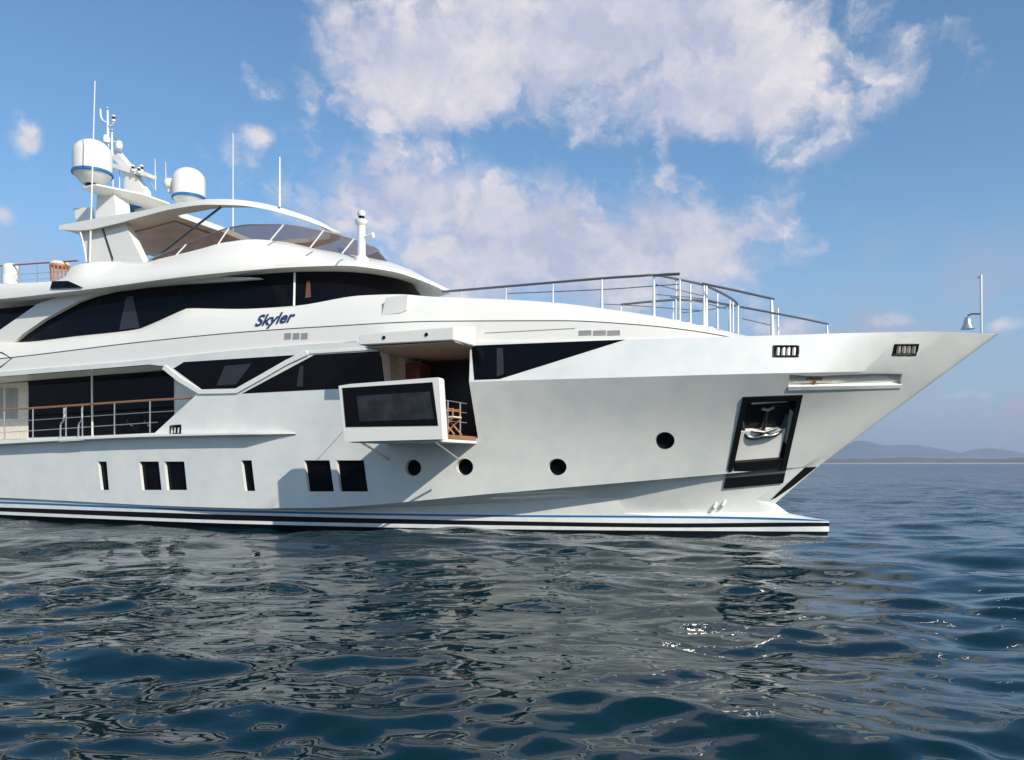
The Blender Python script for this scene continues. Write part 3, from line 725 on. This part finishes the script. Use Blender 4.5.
lo_ = [bmc.verts.new((a_, c_, 8.5)) for a_, c_ in pp]; hi_ = [bmc.verts.new((a_, c_, 11.5)) for a_, c_ in pp]
bmc.faces.new(lo_); bmc.faces.new(list(reversed(hi_)))
for i in range(len(pp)): j = (i+1) % len(pp); bmc.faces.new((lo_[j], lo_[i], hi_[i], hi_[j]))
bmesh.ops.recalc_face_normals(bmc, faces=bmc.faces); cme = bpy.data.meshes.new('cut'); bmc.to_mesh(cme); bmc.free()
cob = bpy.data.objects.new('cut', cme); COL.objects.link(cob); cob.parent = yacht
md = htop.modifiers.new('b', 'BOOLEAN'); md.object = cob; md.operation = 'DIFFERENCE'; md.solver = 'EXACT'; bpy.context.view_layer.update()
nm = bpy.data.meshes.new_from_object(htop.evaluated_get(bpy.context.evaluated_depsgraph_get())); htop.modifiers.clear(); htop.data = nm
bpy.data.objects.remove(cob); bpy.data.meshes.remove(cme)
nm.polygons.foreach_set('use_smooth', [True]*len(nm.polygons)); nm.set_sharp_from_angle(angle=R(35)); print('HARDTOP', len(nm.polygons), UOA, UON)
sp_ = []
for i, p_ in enumerate(hb0):
    if -25.2 < p_.x < UOA-.35: sp_.append(p_)
bm = bmesh.new(); a = [bm.verts.new((p_.x, -1.9, p_.z+.055)) for p_ in sp_]; c_ = [bm.verts.new((p_.x, 0, p_.z+.085)) for p_ in sp_]; d_ = [bm.verts.new((p_.x, 1.9, p_.z+.055)) for p_ in sp_]
for i in range(len(a)-1): bm.faces.new((a[i], a[i+1], c_[i+1], c_[i])); bm.faces.new((c_[i], c_[i+1], d_[i+1], d_[i]))
bmesh.ops.recalc_face_normals(bm, faces=bm.faces); bmesh.ops.solidify(bm, geom=bm.faces[:], thickness=.02)
bm_link('hardtop_sunroof', bm, 'soffitd', yacht, 40)
for sgn in (1, -1):
    vv_ = 2.62*sgn
    def pm(x, y, vv_=vv_, s=1):
        q = P(x, y, 2.75); return Vector((q.x, -vv_, q.z))
    patch('hardtop_leg', [(78, 228), (100, 223), (111.5, 263), (87.5, 264)], pm, .14, .14, 'white', curved=False)
    patch('hardtop_leg', [(102.5, 223), (123, 218.5), (144.5, 264), (114.5, 263)], pm, .16, .16, 'white', curved=False)
    tube('hardtop_strut', [pm(149, 260), pm(184, 232), pm(218, 206)], .04, 'darkrail')
tube('aft_light_bracket', [P(80, 231, 2.95), P(82.5, 240, 2.95), P(84.5, 248, 2.95), P(86.5, 262, 2.95)], .03, 'white_part')
tube('leg_groove', [P(103.2, 229, 2.785), P(113, 259, 2.785)], .02, 'dark')

# ------------------------------------------------------------------ mast and its gear
patch('mast_fin', [(74.6, 208.8), (92, 207.8), (97, 238), (82, 240)], 1.0, .06, .06, 'white_part')
patch('mast_base', [(97, 195.5), (113.5, 191.5), (119, 238), (94, 240)], 1.25, 0, .7, 'white', mirror=True)
bm = bmesh.new()
def plate(pts, zt, zb, name, m):
    bm = bmesh.new(); n = len(pts); cx = sum(p_[0] for p_ in pts)/n; cy = sum(p_[1] for p_ in pts)/n
    a = [bm.verts.new((x, y, zt)) for x, y in pts]; e = [bm.verts.new((x, y, zt-.06)) for x, y in pts]; c_ = [bm.verts.new((cx+(x-cx)*.45, cy+(y-cy)*.6, zb)) for x, y in pts]
    bm.faces.new(a); bm.faces.new(list(reversed(c_)))
    for i in range(n):
        j = (i+1) % n; bm.faces.new((a[i], a[j], e[j], e[i])); bm.faces.new((e[i], e[j], c_[j], c_[i]))
    return bm_link(name, bm, m, yacht, 30)
A1 = pl(80.5, 187, 1.9); A2 = pl(106, 188, 1.9); A3 = pl(184, 190, -1.5); A4 = pl(158, 190, -1.9); A5 = pl(128, 188, -1.2)
zp = A1[1]
mp_ = plate([(A1[0], -1.9), (A1[0]+.85, -1.95), (A2[0]+.35, -.5), (A3[0], 1.3), (A3[0]-.1, 1.75), (A3[0]-1.5, 1.8), (A2[0]-.5, .3), (A1[0], -1.2)], zp, zp-.22, 'radar_platform', 'white')
patch('mast', [(111, 150.5), (119.5, 152), (131, 166), (147.5, 191), (149, 200), (128, 200), (128.5, 178), (122, 165.5), (112, 156)], 0.0, .16, .16, 'white_part')
patch('mast_crosstree', [(110.5, 163), (130, 166), (147, 172.6), (146, 175.8), (128, 172.4), (110.5, 166.8)], .25, 0, .5, 'white_part')
def dome(px, ytop, ybase, rpx, v):
    p_ = P(px, ybase, v); _, Z = proj(p_.x, v); r_ = rpx*Z/F; h_ = (ybase-ytop)*Z/F
    e = bpy.data.objects.new('satellite_dome', None); COL.objects.link(e); e.parent = yacht
    band = .36*h_*.75; prof = [(r_*.45, 0), (r_*.55, .02), (r_*.97, band*.78)]
    lathe('dome_base', p_, prof, 'white_part', e)
    lathe('dome_band', p_, [(r_*1.0, band*.76), (r_*1.05, band*.80), (r_*1.05, band*.96), (r_*1.0, band*1.04)], 'blue', e)
    b0 = band*1.03; hc = h_-b0-r_*.8
    lathe('dome_shell', p_, [(r_*.995, b0), (r_, b0+hc)]+[(r_*math.cos(t), b0+hc+(h_-b0-hc)*math.sin(t)) for t in [k_*math.pi/20 for k_ in range(1, 10)]]+[(.01, h_)], 'white_part', e)
    lathe('dome_foot', p_-Vector((0, 0, .1)), [(r_*.35, 0), (r_*.35, .12)], 'dark', e, 16)
dome(92.5, 140.3, 184.5, 18.2, 1.3)
dome(189, 168.3, 208, 15.6, -1.2)
pr = P(170, 190, -1.0)
lathe('radar_scanner', pr, [(.10, -.1), (.10, .06), (.2, .1), (.24, .18), (.24, .34), (.19, .42), (.02, .45)], 'white_part')
def thin(name, a, c_, v, r_=.014, m='white_part'): tube(name, [P(*a, v), P(*c_, v)], [r_*1.3, r_*.7], m, seg=6)
thin('whip_antenna', (89.8, 262), (95, 81), 2.95, .026)
thin('whip_antenna', (233, 242), (233, 133), -2.6, .024)
thin('whip_antenna', (279.5, 207), (279.7, 157), 1.8, .036)
thin('whip_antenna', (155.5, 190), (155, 159), -1.0, .018); thin('whip_antenna', (166, 181), (165.5, 162), -1.2, .014)
for x, y0_, y1_ in ((113, 187, 168), (119.5, 189, 168), (124.5, 190, 172)): thin('whip_antenna', (x, y0_), (x, y1_), .1, .02)
thin('mast_pole', (108, 152), (107.6, 110), 0, .05); thin('mast_pole', (112, 156), (112, 132), .15, .04)
tube('mast_hook', smooth_pts([P(107.5, 123, 0), P(103, 120.5, 0), P(100.8, 116, 0), P(100.4, 109, 0)]), .035, 'white_part')
tube('mast_hook', smooth_pts([P(107.5, 125.5, 0), P(112, 125.5, 0), P(113.5, 122, 0)]), .035, 'white_part')
def navlight(px, py, v, s_=1.0):
    p_ = P(px, py, v); e = bpy.data.objects.new('navigation_light', None); COL.objects.link(e); e.parent = yacht
    lathe('light_base', p_, [(.06*s_, 0), (.07*s_, .04*s_), (.06*s_, .07*s_)], 'white_part', e, 12)
    lathe('light_lens', p_+Vector((0, 0, .07*s_)), [(.055*s_, 0), (.055*s_, .1*s_)], 'dark', e, 12)
    lathe('light_cap', p_+Vector((0, 0, .17*s_)), [(.07*s_, 0), (.06*s_, .05*s_), (.02, .07*s_)], 'white_part', e, 12)
navlight(113.6, 121.5, 0, 1.1); navlight(107.5, 111, 0, .6); navlight(112, 133, .15, .6); navlight(139, 173, .3, 1); navlight(141.5, 172, -.1, 1.2); navlight(133, 171, .3, 1)
for px, py, v in ((106.3, 140, .3), (119.2, 146, .2)):
    p_ = P(px, py, v); lathe('mast_floodlight', p_+Vector((0, 0, -.16)), [(.04, 0), (.12, .05), (.14, .22), (.1, .34), (.02, .36)], 'white_part', seg=16)
tube('mast_arm', [P(106.3, 141, .3), P(112, 141, .1), P(119, 143, .2)], .03, 'white_part')
tube('mast_stay', [P(146, 174, 0), P(154, 188, -.2)], .012, 'steel')
bm = bmesh.new(); q = P(124, 207, -.6); add_box(bm, q.x-.7, q.x+.75, q.y-.5, q.y+.5, q.z-.18, q.z+.2, .1); bm_link('canvas_cover', bm, 'cover', yacht, 60)
# horn column on the foredeck brow
hcol = bpy.data.objects.new('searchlight_column', None); COL.objects.link(hcol); hcol.parent = yacht
q = P(361.5, 262, 2.2); hh = (262-226)*proj(q.x, 2.2)[1]/F
lathe('column', q, [(.24, -.08), (.22, .12), (.13, .2), (.125, hh), (.15, hh+.02), (.2, hh+.1), (.2, hh+.17), (.1, hh+.22)], 'white_part', hcol, 20)
lathe('searchlight', q+Vector((0, 0, hh+.22)), [(.06, 0), (.1, .06), (.11, .2), (.05, .26)], 'dark', hcol, 16)
lathe('light_cap', q+Vector((0, 0, hh+.30)), [(.10, 0), (.13, .05), (.13, .14), (.05, .2)], 'white_part', hcol, 16)
tube('horn', [q+Vector((.05, 0, hh-.35)), q+Vector((.25, -.02, hh-.36)), q+Vector((.45, -.03, hh-.34))], [.05, .045, .09], 'white_part', hcol, 12)

# ------------------------------------------------------------------ flybridge aft rail and deck furniture
ya = pchip([(-150, 274), (0, 266), (35, 263.5), (85, 260.2)])
for nm_, dy, r_, m_ in (('flybridge_rail', 0, .03, 'red'), ('flybridge_lower_rail', 10, .014, 'steel'), ('flybridge_lower_rail', 16, .012, 'steel')):
    tube(nm_, [rowpt(-32+(7.0)*i/10, 3.1, lambda x: ya(x)+dy) for i in range(11)], r_, m_)
for x in (-40, 1, 19, 37, 80): thin('stanchion', (x, 285), (x, ya(x)), 3.1, .02, 'steel')
# canister and table (things of their own)
def child_empty(name, loc, label, cat):
    e = bpy.data.objects.new(name, None); COL.objects.link(e); e.location = yacht_M @ loc; e.rotation_euler = (0, 0, -PSI)
    tagset(e, label, cat); return e
yacht_M = Matrix.Translation((O0, O1, 0)) @ Matrix.Rotation(-PSI, 4, 'Z')
q = P(11, 284.5, 3.0); can = child_empty('life_raft_canister', q, 'white upright life raft canister standing by the flybridge rail', 'life raft')
z0 = Vector((0, 0, 0))
can.location.z -= .25
lathe('canister_shell', z0, [(.2, 0), (.26, .03), (.28, .55), (.27, .58), (.27, .62), (.28, .65), (.28, .93), (.2, 1.01), (.02, 1.03)], 'white_part', can, 24)
lathe('strap', z0+Vector((0, 0, .2)), [(.287, 0), (.289, .02), (.287, .04)], 'vent', can, 24)
q = P(60, 281.5, 3.0); q.z -= .25; tab = child_empty('slatted_stool', q, 'orange teak slatted stool with a cream cushion behind the flybridge coaming', 'stool')
for k_ in range(14):
    t = k_/14*2*math.pi; tube('slat', [Vector((.26*math.cos(t), .26*math.sin(t), 0)), Vector((.31*math.cos(t),   .31*math.sin(t), .77))], .028, 'orange', tab, 6)
lathe('ring', z0+Vector((0, 0, .75)), [(.28, 0), (.34, .01), (.34, .04), (.28, .05)], 'orange', tab, 24)
lathe('cushion', z0+Vector((0, 0, .80)), [(.3, 0), (.34, .04), (.34, .1), (.28, .15), (.02, .17)], 'cream', tab, 24)

# ------------------------------------------------------------------ yacht's name
cu = bpy.data.curves.new('name_text', 'FONT'); cu.body = 'Skyler'; cu.size = 1; cu.shear = .28; cu.extrude = .004; cu.offset = .022; cu.space_character = .98
to = bpy.data.objects.new('t', cu); COL.objects.link(to); bpy.context.view_layer.update()
tm = bpy.data.meshes.new_from_object(to.evaluated_get(bpy.context.evaluated_depsgraph_get())); bpy.data.objects.remove(to)
xs_ = [v_.co.x for v_ in tm.vertices]; x0, x1 = min(xs_), max(xs_)
pa, pb = us(255, 326.5), us(294.5, 321.5); ex = (pb-pa); ln = ex.length; ex.normalize(); nn = un(274, 321); nn.normalize(); ey = nn.cross(ex).normalized()
ey = ey if ey.z > 0 else -ey
s_ = ln/(x1-x0)
for v_ in tm.vertices:
    c0 = v_.co.copy(); v_.co = pa+ex*((c0.x-x0)*s_)+ey*(c0.y*s_*.95)+nn*(.02+c0.z)
link('name_lettering', tm, 'navy', yacht, 0)

# ------------------------------------------------------------------ balcony
BV = 6.15
bal = bpy.data.objects.new('folding_balcony', None); COL.objects.link(bal); bal.parent = yacht
patch('bulwark_panel', [(338.5, 385.8), (350, 384), (437.5, 377.3), (438.8, 379), (442.6, 439.2), (345, 441.8)], BV, 0, .30, 'white', bal, label='white balcony bulwark standing outboard of the hull')
patch('bulwark_window', [(342.4, 388), (432.6, 382.2), (438.2, 425.6), (346, 427)], BV, .012, .03, 'glass', bal)
fl0 = pl(442, 439, BV); fu0 = pl(340, 439, BV)[0]; fw = fl0[1]
u0_ = HO[3].x; u1_ = HO[2].x-.03
box('balcony_floor', u0_+.05, u1_-.03, 2.0, BV-.28, fw+.02, fw+.14, 'teak', bal)
box('balcony_underside', u0_+.05, u1_-.03, 3.6, BV-.28, fw-.06, fw+.018, 'white_part', bal)
patch('bulwark_pane', [(357, 396), (430, 391.5), (434.5, 419), (360, 421.5)], BV, .018, .004, 'pane', bal)
tube('balcony_rod', [L(u1_-.25, 4.3, fw-.5), L(u1_-.25, BV-.4, fw-.05)], .03, 'steel', bal)
tube('balcony_rod', [L(u0_+.3, 4.3, fw-.5), L(u0_+.3, BV-.4, fw-.05)], .03, 'steel', bal)
for du in (.06,):
    for v_ in (4.6, 5.35): tube('guard_post', [L(u1_-du, v_, fw+.12), L(u1_-du, v_, fw+1.02)], .02, 'steel', bal)
    for z_ in (.42, .72, 1.0): tube('guard_wire', [L(u1_-du, 4.2, fw+.12+z_*.9), L(u1_-du, BV-.3, fw+.12+z_*.9)], .009, 'steel', bal)
# top flap
ft = pl(358.5, 334, 5.2); bm = bmesh.new()
fa, fb_ = pl(358.8, 340, 5.25)[0], pl(453.5, 333, 5.25)[0]
zt0, zt1 = pl(358.8, 334, 5.25)[1], pl(453.5, 327, 5.25)[1]; zb0, zb1 = pl(358.8, 345, 5.25)[1], pl(453.5, 340, 5.25)[1]
vs8 = [bm.verts.new(L(*t)) for t in ((fa, 5.25, zb0), (fb_, 5.25, zb1), (fb_, 5.25, zt1), (fa, 5.25, zt0), (fa, 4.0, zb0+.05), (fb_+.08, 4.0, zb1+.0), (fb_+.08, 4.0, zt1+.2), (fa, 4.0, zt0+.1))]
for q4 in ((0, 1, 2, 3), (5, 4, 7, 6), (1, 5, 6, 2), (4, 0, 3, 7), (3, 2, 6, 7), (4, 5, 1, 0)): bm.faces.new([vs8[i] for i in q4])
bmesh.ops.bevel(bm, geom=bm.edges[:], offset=.02, segments=2, affect='EDGES')
bm_link('upper_flap', bm, 'white', bal, 30)
for px, py in ((384, 337.6), (426.5, 334.6)):
    q = P(px, py, 5.25); bm = bmesh.new(); add_tube(bm, [q+Vector((0, .02, 0)), q+Vector((0, -.02, 0))], .05, 12); bm_link('flap_fitting', bm, 'dark', bal)
box('flap_ceiling', fa+.1, fb_-.02, 1.9, 5.1, min(zb0, zb1)-.035, min(zb0, zb1)-.005, 'beige', bal)
# room behind the opening
BW = 1.86
z0r, z1r = fw-.05, HO[1].z-.03
um = lambda px, v_: pl(px, 400, v_)[0]
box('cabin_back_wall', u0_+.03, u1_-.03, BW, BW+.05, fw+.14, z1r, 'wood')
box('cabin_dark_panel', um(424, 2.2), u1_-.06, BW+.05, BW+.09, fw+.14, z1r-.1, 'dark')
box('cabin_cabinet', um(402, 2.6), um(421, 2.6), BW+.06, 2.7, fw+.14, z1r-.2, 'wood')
# curtain: a pleated sheet
bm = bmesh.new(); prev = None; ca, cb_ = um(380.5, 3.85), um(401, 3.3)
for i in range(49):
    t = i/48; u = ca+(cb_-ca)*t; v_ = 3.85-.5*t+.05*math.sin(t*44); a = bm.verts.new(L(u, v_, fw+.14)); c_ = bm.verts.new(L(u, v_, z1r-.05))
    if prev: bm.faces.new((prev[0], a, c_, prev[1]))
    prev = (a, c_)
bmesh.ops.solidify(bm, geom=bm.faces[:], thickness=.012); bm_link('curtain', bm, 'cream', yacht, 60)

# folding chair on the balcony
q = L(pl(449.5, 420, 5.1)[0], 5.1, fw+.14); ch = child_empty('folding_chair', q, 'orange teak folding chair with a white backrest on the folded out balcony', 'chair')
for s1_ in (-.22, .22):
    tube('leg', [Vector((.25, s1_, 0)), Vector((-.2, s1_, .48))], .024, 'orange', ch, 6); tube('leg', [Vector((-.25, s1_, 0)), Vector((.22, s1_, .46))], .024, 'orange', ch, 6)
    tube('back_post', [Vector((-.2, s1_, .42)), Vector((-.3, s1_, .98))], .024, 'orange', ch, 6)
    tube('armrest', [Vector((-.25, s1_, .66)), Vector((.22, s1_, .66))], .026, 'orange', ch, 6)
    tube('arm_post', [Vector((.2, s1_, .46)), Vector((.2, s1_, .66))], .02, 'orange', ch, 6)
bm = bmesh.new(); add_box(bm, -.24, .24, -.24, .24, .44, .48, .01); bm_link('seat', bm, 'cream', ch, 30)
bm = bmesh.new(); add_box(bm, -.315, -.275, -.24, .24, .68, 1.0, .01); bm_link('backrest', bm, 'white_part', ch, 30)

# ------------------------------------------------------------------ bow details
def quad_on(name, a0, c0, a1, c1, off, th, m, parent=yacht):
    return patch(name, [ap_uv(a0, c0), ap_uv(a1, c0), ap_uv(a1, c1), ap_uv(a0, c1)], hs0, off, th, m, parent, nrm=APN, curved=True, step=7)
hs0 = hs
anc = bpy.data.objects.new('anchor_pocket', None); COL.objects.link(anc); anc.parent = yacht
for q4 in ((0, 0, .085, .86), (.915, 0, 1, .86), (.085, 0, .915, .06), (.085, .72, .915, .86)): quad_on('pocket_frame', q4[0], q4[1], q4[2], q4[3], .045, .33, 'dark', anc)
quad_on('pocket_sill', 0, .862, 1, .885, .04, .03, 'steel', anc); quad_on('pocket_skirt', 0, .887, 1, 1.0, .045, .03, 'dark', anc)
quad_on('pocket_back', .05, .03, .95, .76, -.20, .24, 'dark', anc)
quad_on('steel_plate', .12, .40, .87, .725, -.06, .26, 'white_part', anc)
def ap3(a, c_, o): return hs0(*ap_uv(a, c_))+APN*o
tube('anchor_shank', [ap3(.50, .16, -.12), ap3(.50, .42, -.10)], [.045, .06], 'gunmetal', anc, 10)
tube('anchor_stock', [ap3(.40, .16, -.10), ap3(.50, .175, -.08), ap3(.60, .15, -.10)], .04, 'steel', anc, 8)
bm = bmesh.new(); add_tube(bm, smooth_pts([ap3(.14, .30, -.2), ap3(.20, .44, -.10), ap3(.34, .475, -.04), ap3(.50, .455, -.02), ap3(.66, .46, -.04), ap3(.80, .42, -.10), ap3(.88, .26, -.2)], 4), [.02]+[.035+.045*math.sin(math.pi*i/24) for i in range(1, 24)]+[.03], 8)
bm_link('anchor_flukes', bm, 'gunmetal', anc, 50)
tube('anchor_crown', [ap3(.30, .40, -.06), ap3(.5, .415, -.02), ap3(.72, .385, -.06)], [.03, .05, .03], 'gunmetal', anc, 8)
tube('anchor_roller', [ap3(.2, .095, -.1), ap3(.8, .085, -.1)], .035, 'steel', anc, 10)
# polished slot
sl = bpy.data.objects.new('bow_slot', None); COL.objects.link(sl); sl.parent = yacht
patch('slot_liner', [(789, 374), (902.6, 373.6), (901.2, 387), (788, 389.4)], hs, -.085, .13, 'sheet', sl, nrm=SLN, curved=True)
patch('slot_lip', [(788.2, 386.2), (901.5, 384.4), (901, 387.6), (787.8, 390)], hs, .025, .1, 'white_part', sl, nrm=SLN, curved=True, step=10)
tube('slot_cleat', [hs(808, 381)-SLN*.06, hs(823, 381)-SLN*.06], .04, 'teak', sl); tube('slot_cleat', [hs(815.5, 381)-SLN*.06, hs(815.5, 384.8)-SLN*.06], .035, 'teak', sl)
# fairleads
for q in FL:
    e = bpy.data.objects.new('fairlead', None); COL.objects.link(e); e.parent = yacht; n_ = hn(q[0][0]+5, q[0][1]+5)
    patch('fairlead_back', q, hs, -.12, .13, 'dark', e, nrm=n_, curved=False)
    loop = [hs(*p_)+n_*.005 for p_ in dens_poly(q, 3)]; tube('fairlead_frame', loop+[loop[0]], .022, 'dark', e, 8)
    w_ = q[1][0]-q[0][0]
    for t in ((.2, .42, .62, .84) if w_ > 15 else (.35, .7)):
        xx = q[0][0]+w_*t; yt = q[0][1]+1.5; yb_ = q[3][1]-1.5
        tube('fairlead_roller', [hs(xx, yt)-n_*.04, hs(xx-.5, yb_)-n_*.04], .05 if w_ > 15 else .03, 'sheet', e, 10)
# stem guard
patch('stem_guard', [(817.5, 466.6), (805, 467.5), (788, 483), (770.5, 500), (776, 497.8), (792, 487)], hs, .015, .03, 'dark', step=6)
# draught fittings near the waterline
for (x, y) in ((716.5, 503), (725, 501)):
    q = hs(x, y); n_ = hn(x, y); tube('hull_fitting', [q-n_*.02, q+n_*.06+Vector((-.08, 0, -.12)), q+n_*.05+Vector((-.12, 0, -.2))], [.05, .06, .03], 'white_part', seg=10)
# jack staff and bell
jk = bpy.data.objects.new('bow_staff', None); COL.objects.link(jk); jk.parent = yacht
tube('staff', [P(981.5, 333, 0), P(981, 275, 0)], .035, 'steel', jk); tube('staff_finial', [P(981, 276, 0), P(977.5, 278, 0)], .02, 'steel', jk)
tube('bell_arm', [P(981, 314, 0), P(972, 313.8, 0), P(967.5, 315.5, 0)], .022, 'darkrail', jk)
q = P(967.5, 329, 0); bl = lathe('bell', q, [(.17, 0), (.145, .05), (.10, .14), (.09, .24), (.05, .31), (.01, .33)], 'steel', jk, 20)

# ------------------------------------------------------------------ foredeck rails
def rail_pts(seq, n=5): return smooth_pts([P(*s_) for s_ in seq], n)
near = [(442, 291.8, 3.1), (506, 286.5, 3.1), (553, 282.5, 3.05), (602, 278.4, 2.95), (640, 275.9, 2.85), (656, 275.2, 2.7), (680, 279.5, 2.3), (702, 284.6, 1.9), (718.5, 291.6, 1.2), (731, 298.5, .3), (737, 303.5, -.6), (736, 305.5, -1.4), (729, 305, -1.9), (704, 300.5, -2.3)]
tube('foredeck_rail', rail_pts(near), .036, 'darkrail')
tube('foredeck_rail', rail_pts([(704, 300.8, -2.3), (673, 300, -2.5), (621, 304.5, -2.7)]), .036, 'darkrail')
tube('foredeck_rail', rail_pts([(654, 275.6, 2.75), (667, 274.6, 2.9), (679.5, 274.0, 3.0)], 2), .04, 'darkrail')
tube('foredeck_rail', rail_pts([(702, 283.4, 2.1), (740, 291.5, 1.95), (774.5, 299.2, 1.8)], 3), .034, 'darkrail')
for seq in ([(508, 293.5, 3.1), (602, 289.6, 2.95), (656, 285.8, 2.7), (679, 284.2, 2.6)], [(656, 294.5, 2.7), (700, 298.5, 1.9), (722, 303.5, 1.0), (735, 310, -.4)],
            [(602, 304, -2.75), (640, 306, -2.6), (704, 311, -2.3)], [(670, 297, 2.4), (704, 303, 1.9), (726, 309, .8)], [(680, 313, -2.4), (704, 310.5, -2.3), (729, 306.5, -1.9)],
            [(656, 284.6, 2.7), (704, 296, 1.9)], [(742, 318.5, 1.95), (772, 325.5, 1.8)]):
    tube('foredeck_lower_rail', rail_pts(seq, 3), .014, 'darkrail')
for x, y1_, y0_, v_ in ((461, 290.2, 298, 3.1), (506, 286.7, 300, 3.1), (553, 282.7, 303, 3.05), (602, 278.6, 309, 2.95), (654, 275.6, 317, 2.75), (676, 279, 321, 2.3), (680, 279.6, 321, 2.35), (690.5, 282, 324, 2.1), (704, 284, 338, 1.9),
                        (706.5, 285.6, 328, 1.85), (717.5, 291, 329, 1.2), (730, 298, 332, .3), (733, 300.5, 332, 0), (738, 305.5, 334, -1.0), (621, 304.5, 316, -2.7), (673, 300, 325, -2.5), (704, 301, 333, -2.3), (729, 306, 334, -1.9)):
    thin('foredeck_stanchion', (x, y0_), (x, y1_), v_, .028 if x not in (602, 654, 704, 706.5) else .038, 'steel')
thin('foredeck_stanchion', (772.3, 336), (771.6, 298.8), 1.8, .05, 'steel'); thin('foredeck_stanchion', (778, 336), (778, 308), 1.5, .03, 'steel')
tube('bow_rail', rail_pts([(740, 306.8, 1.95), (770, 312.3, 1.85), (800, 318, 1.7), (828.5, 324, 1.55)], 3), .03, 'darkrail')
thin('foredeck_stanchion', (827.4, 335), (827, 323.8), 1.55, .026, 'steel')
bm = bmesh.new(); q = P(703, 330, 2.15); add_box(bm, q.x-.4, q.x+.3, q.y-.25, q.y+.25, q.z-.25, q.z+.05, .06); bm_link('deck_locker', bm, 'white', yacht, 50)
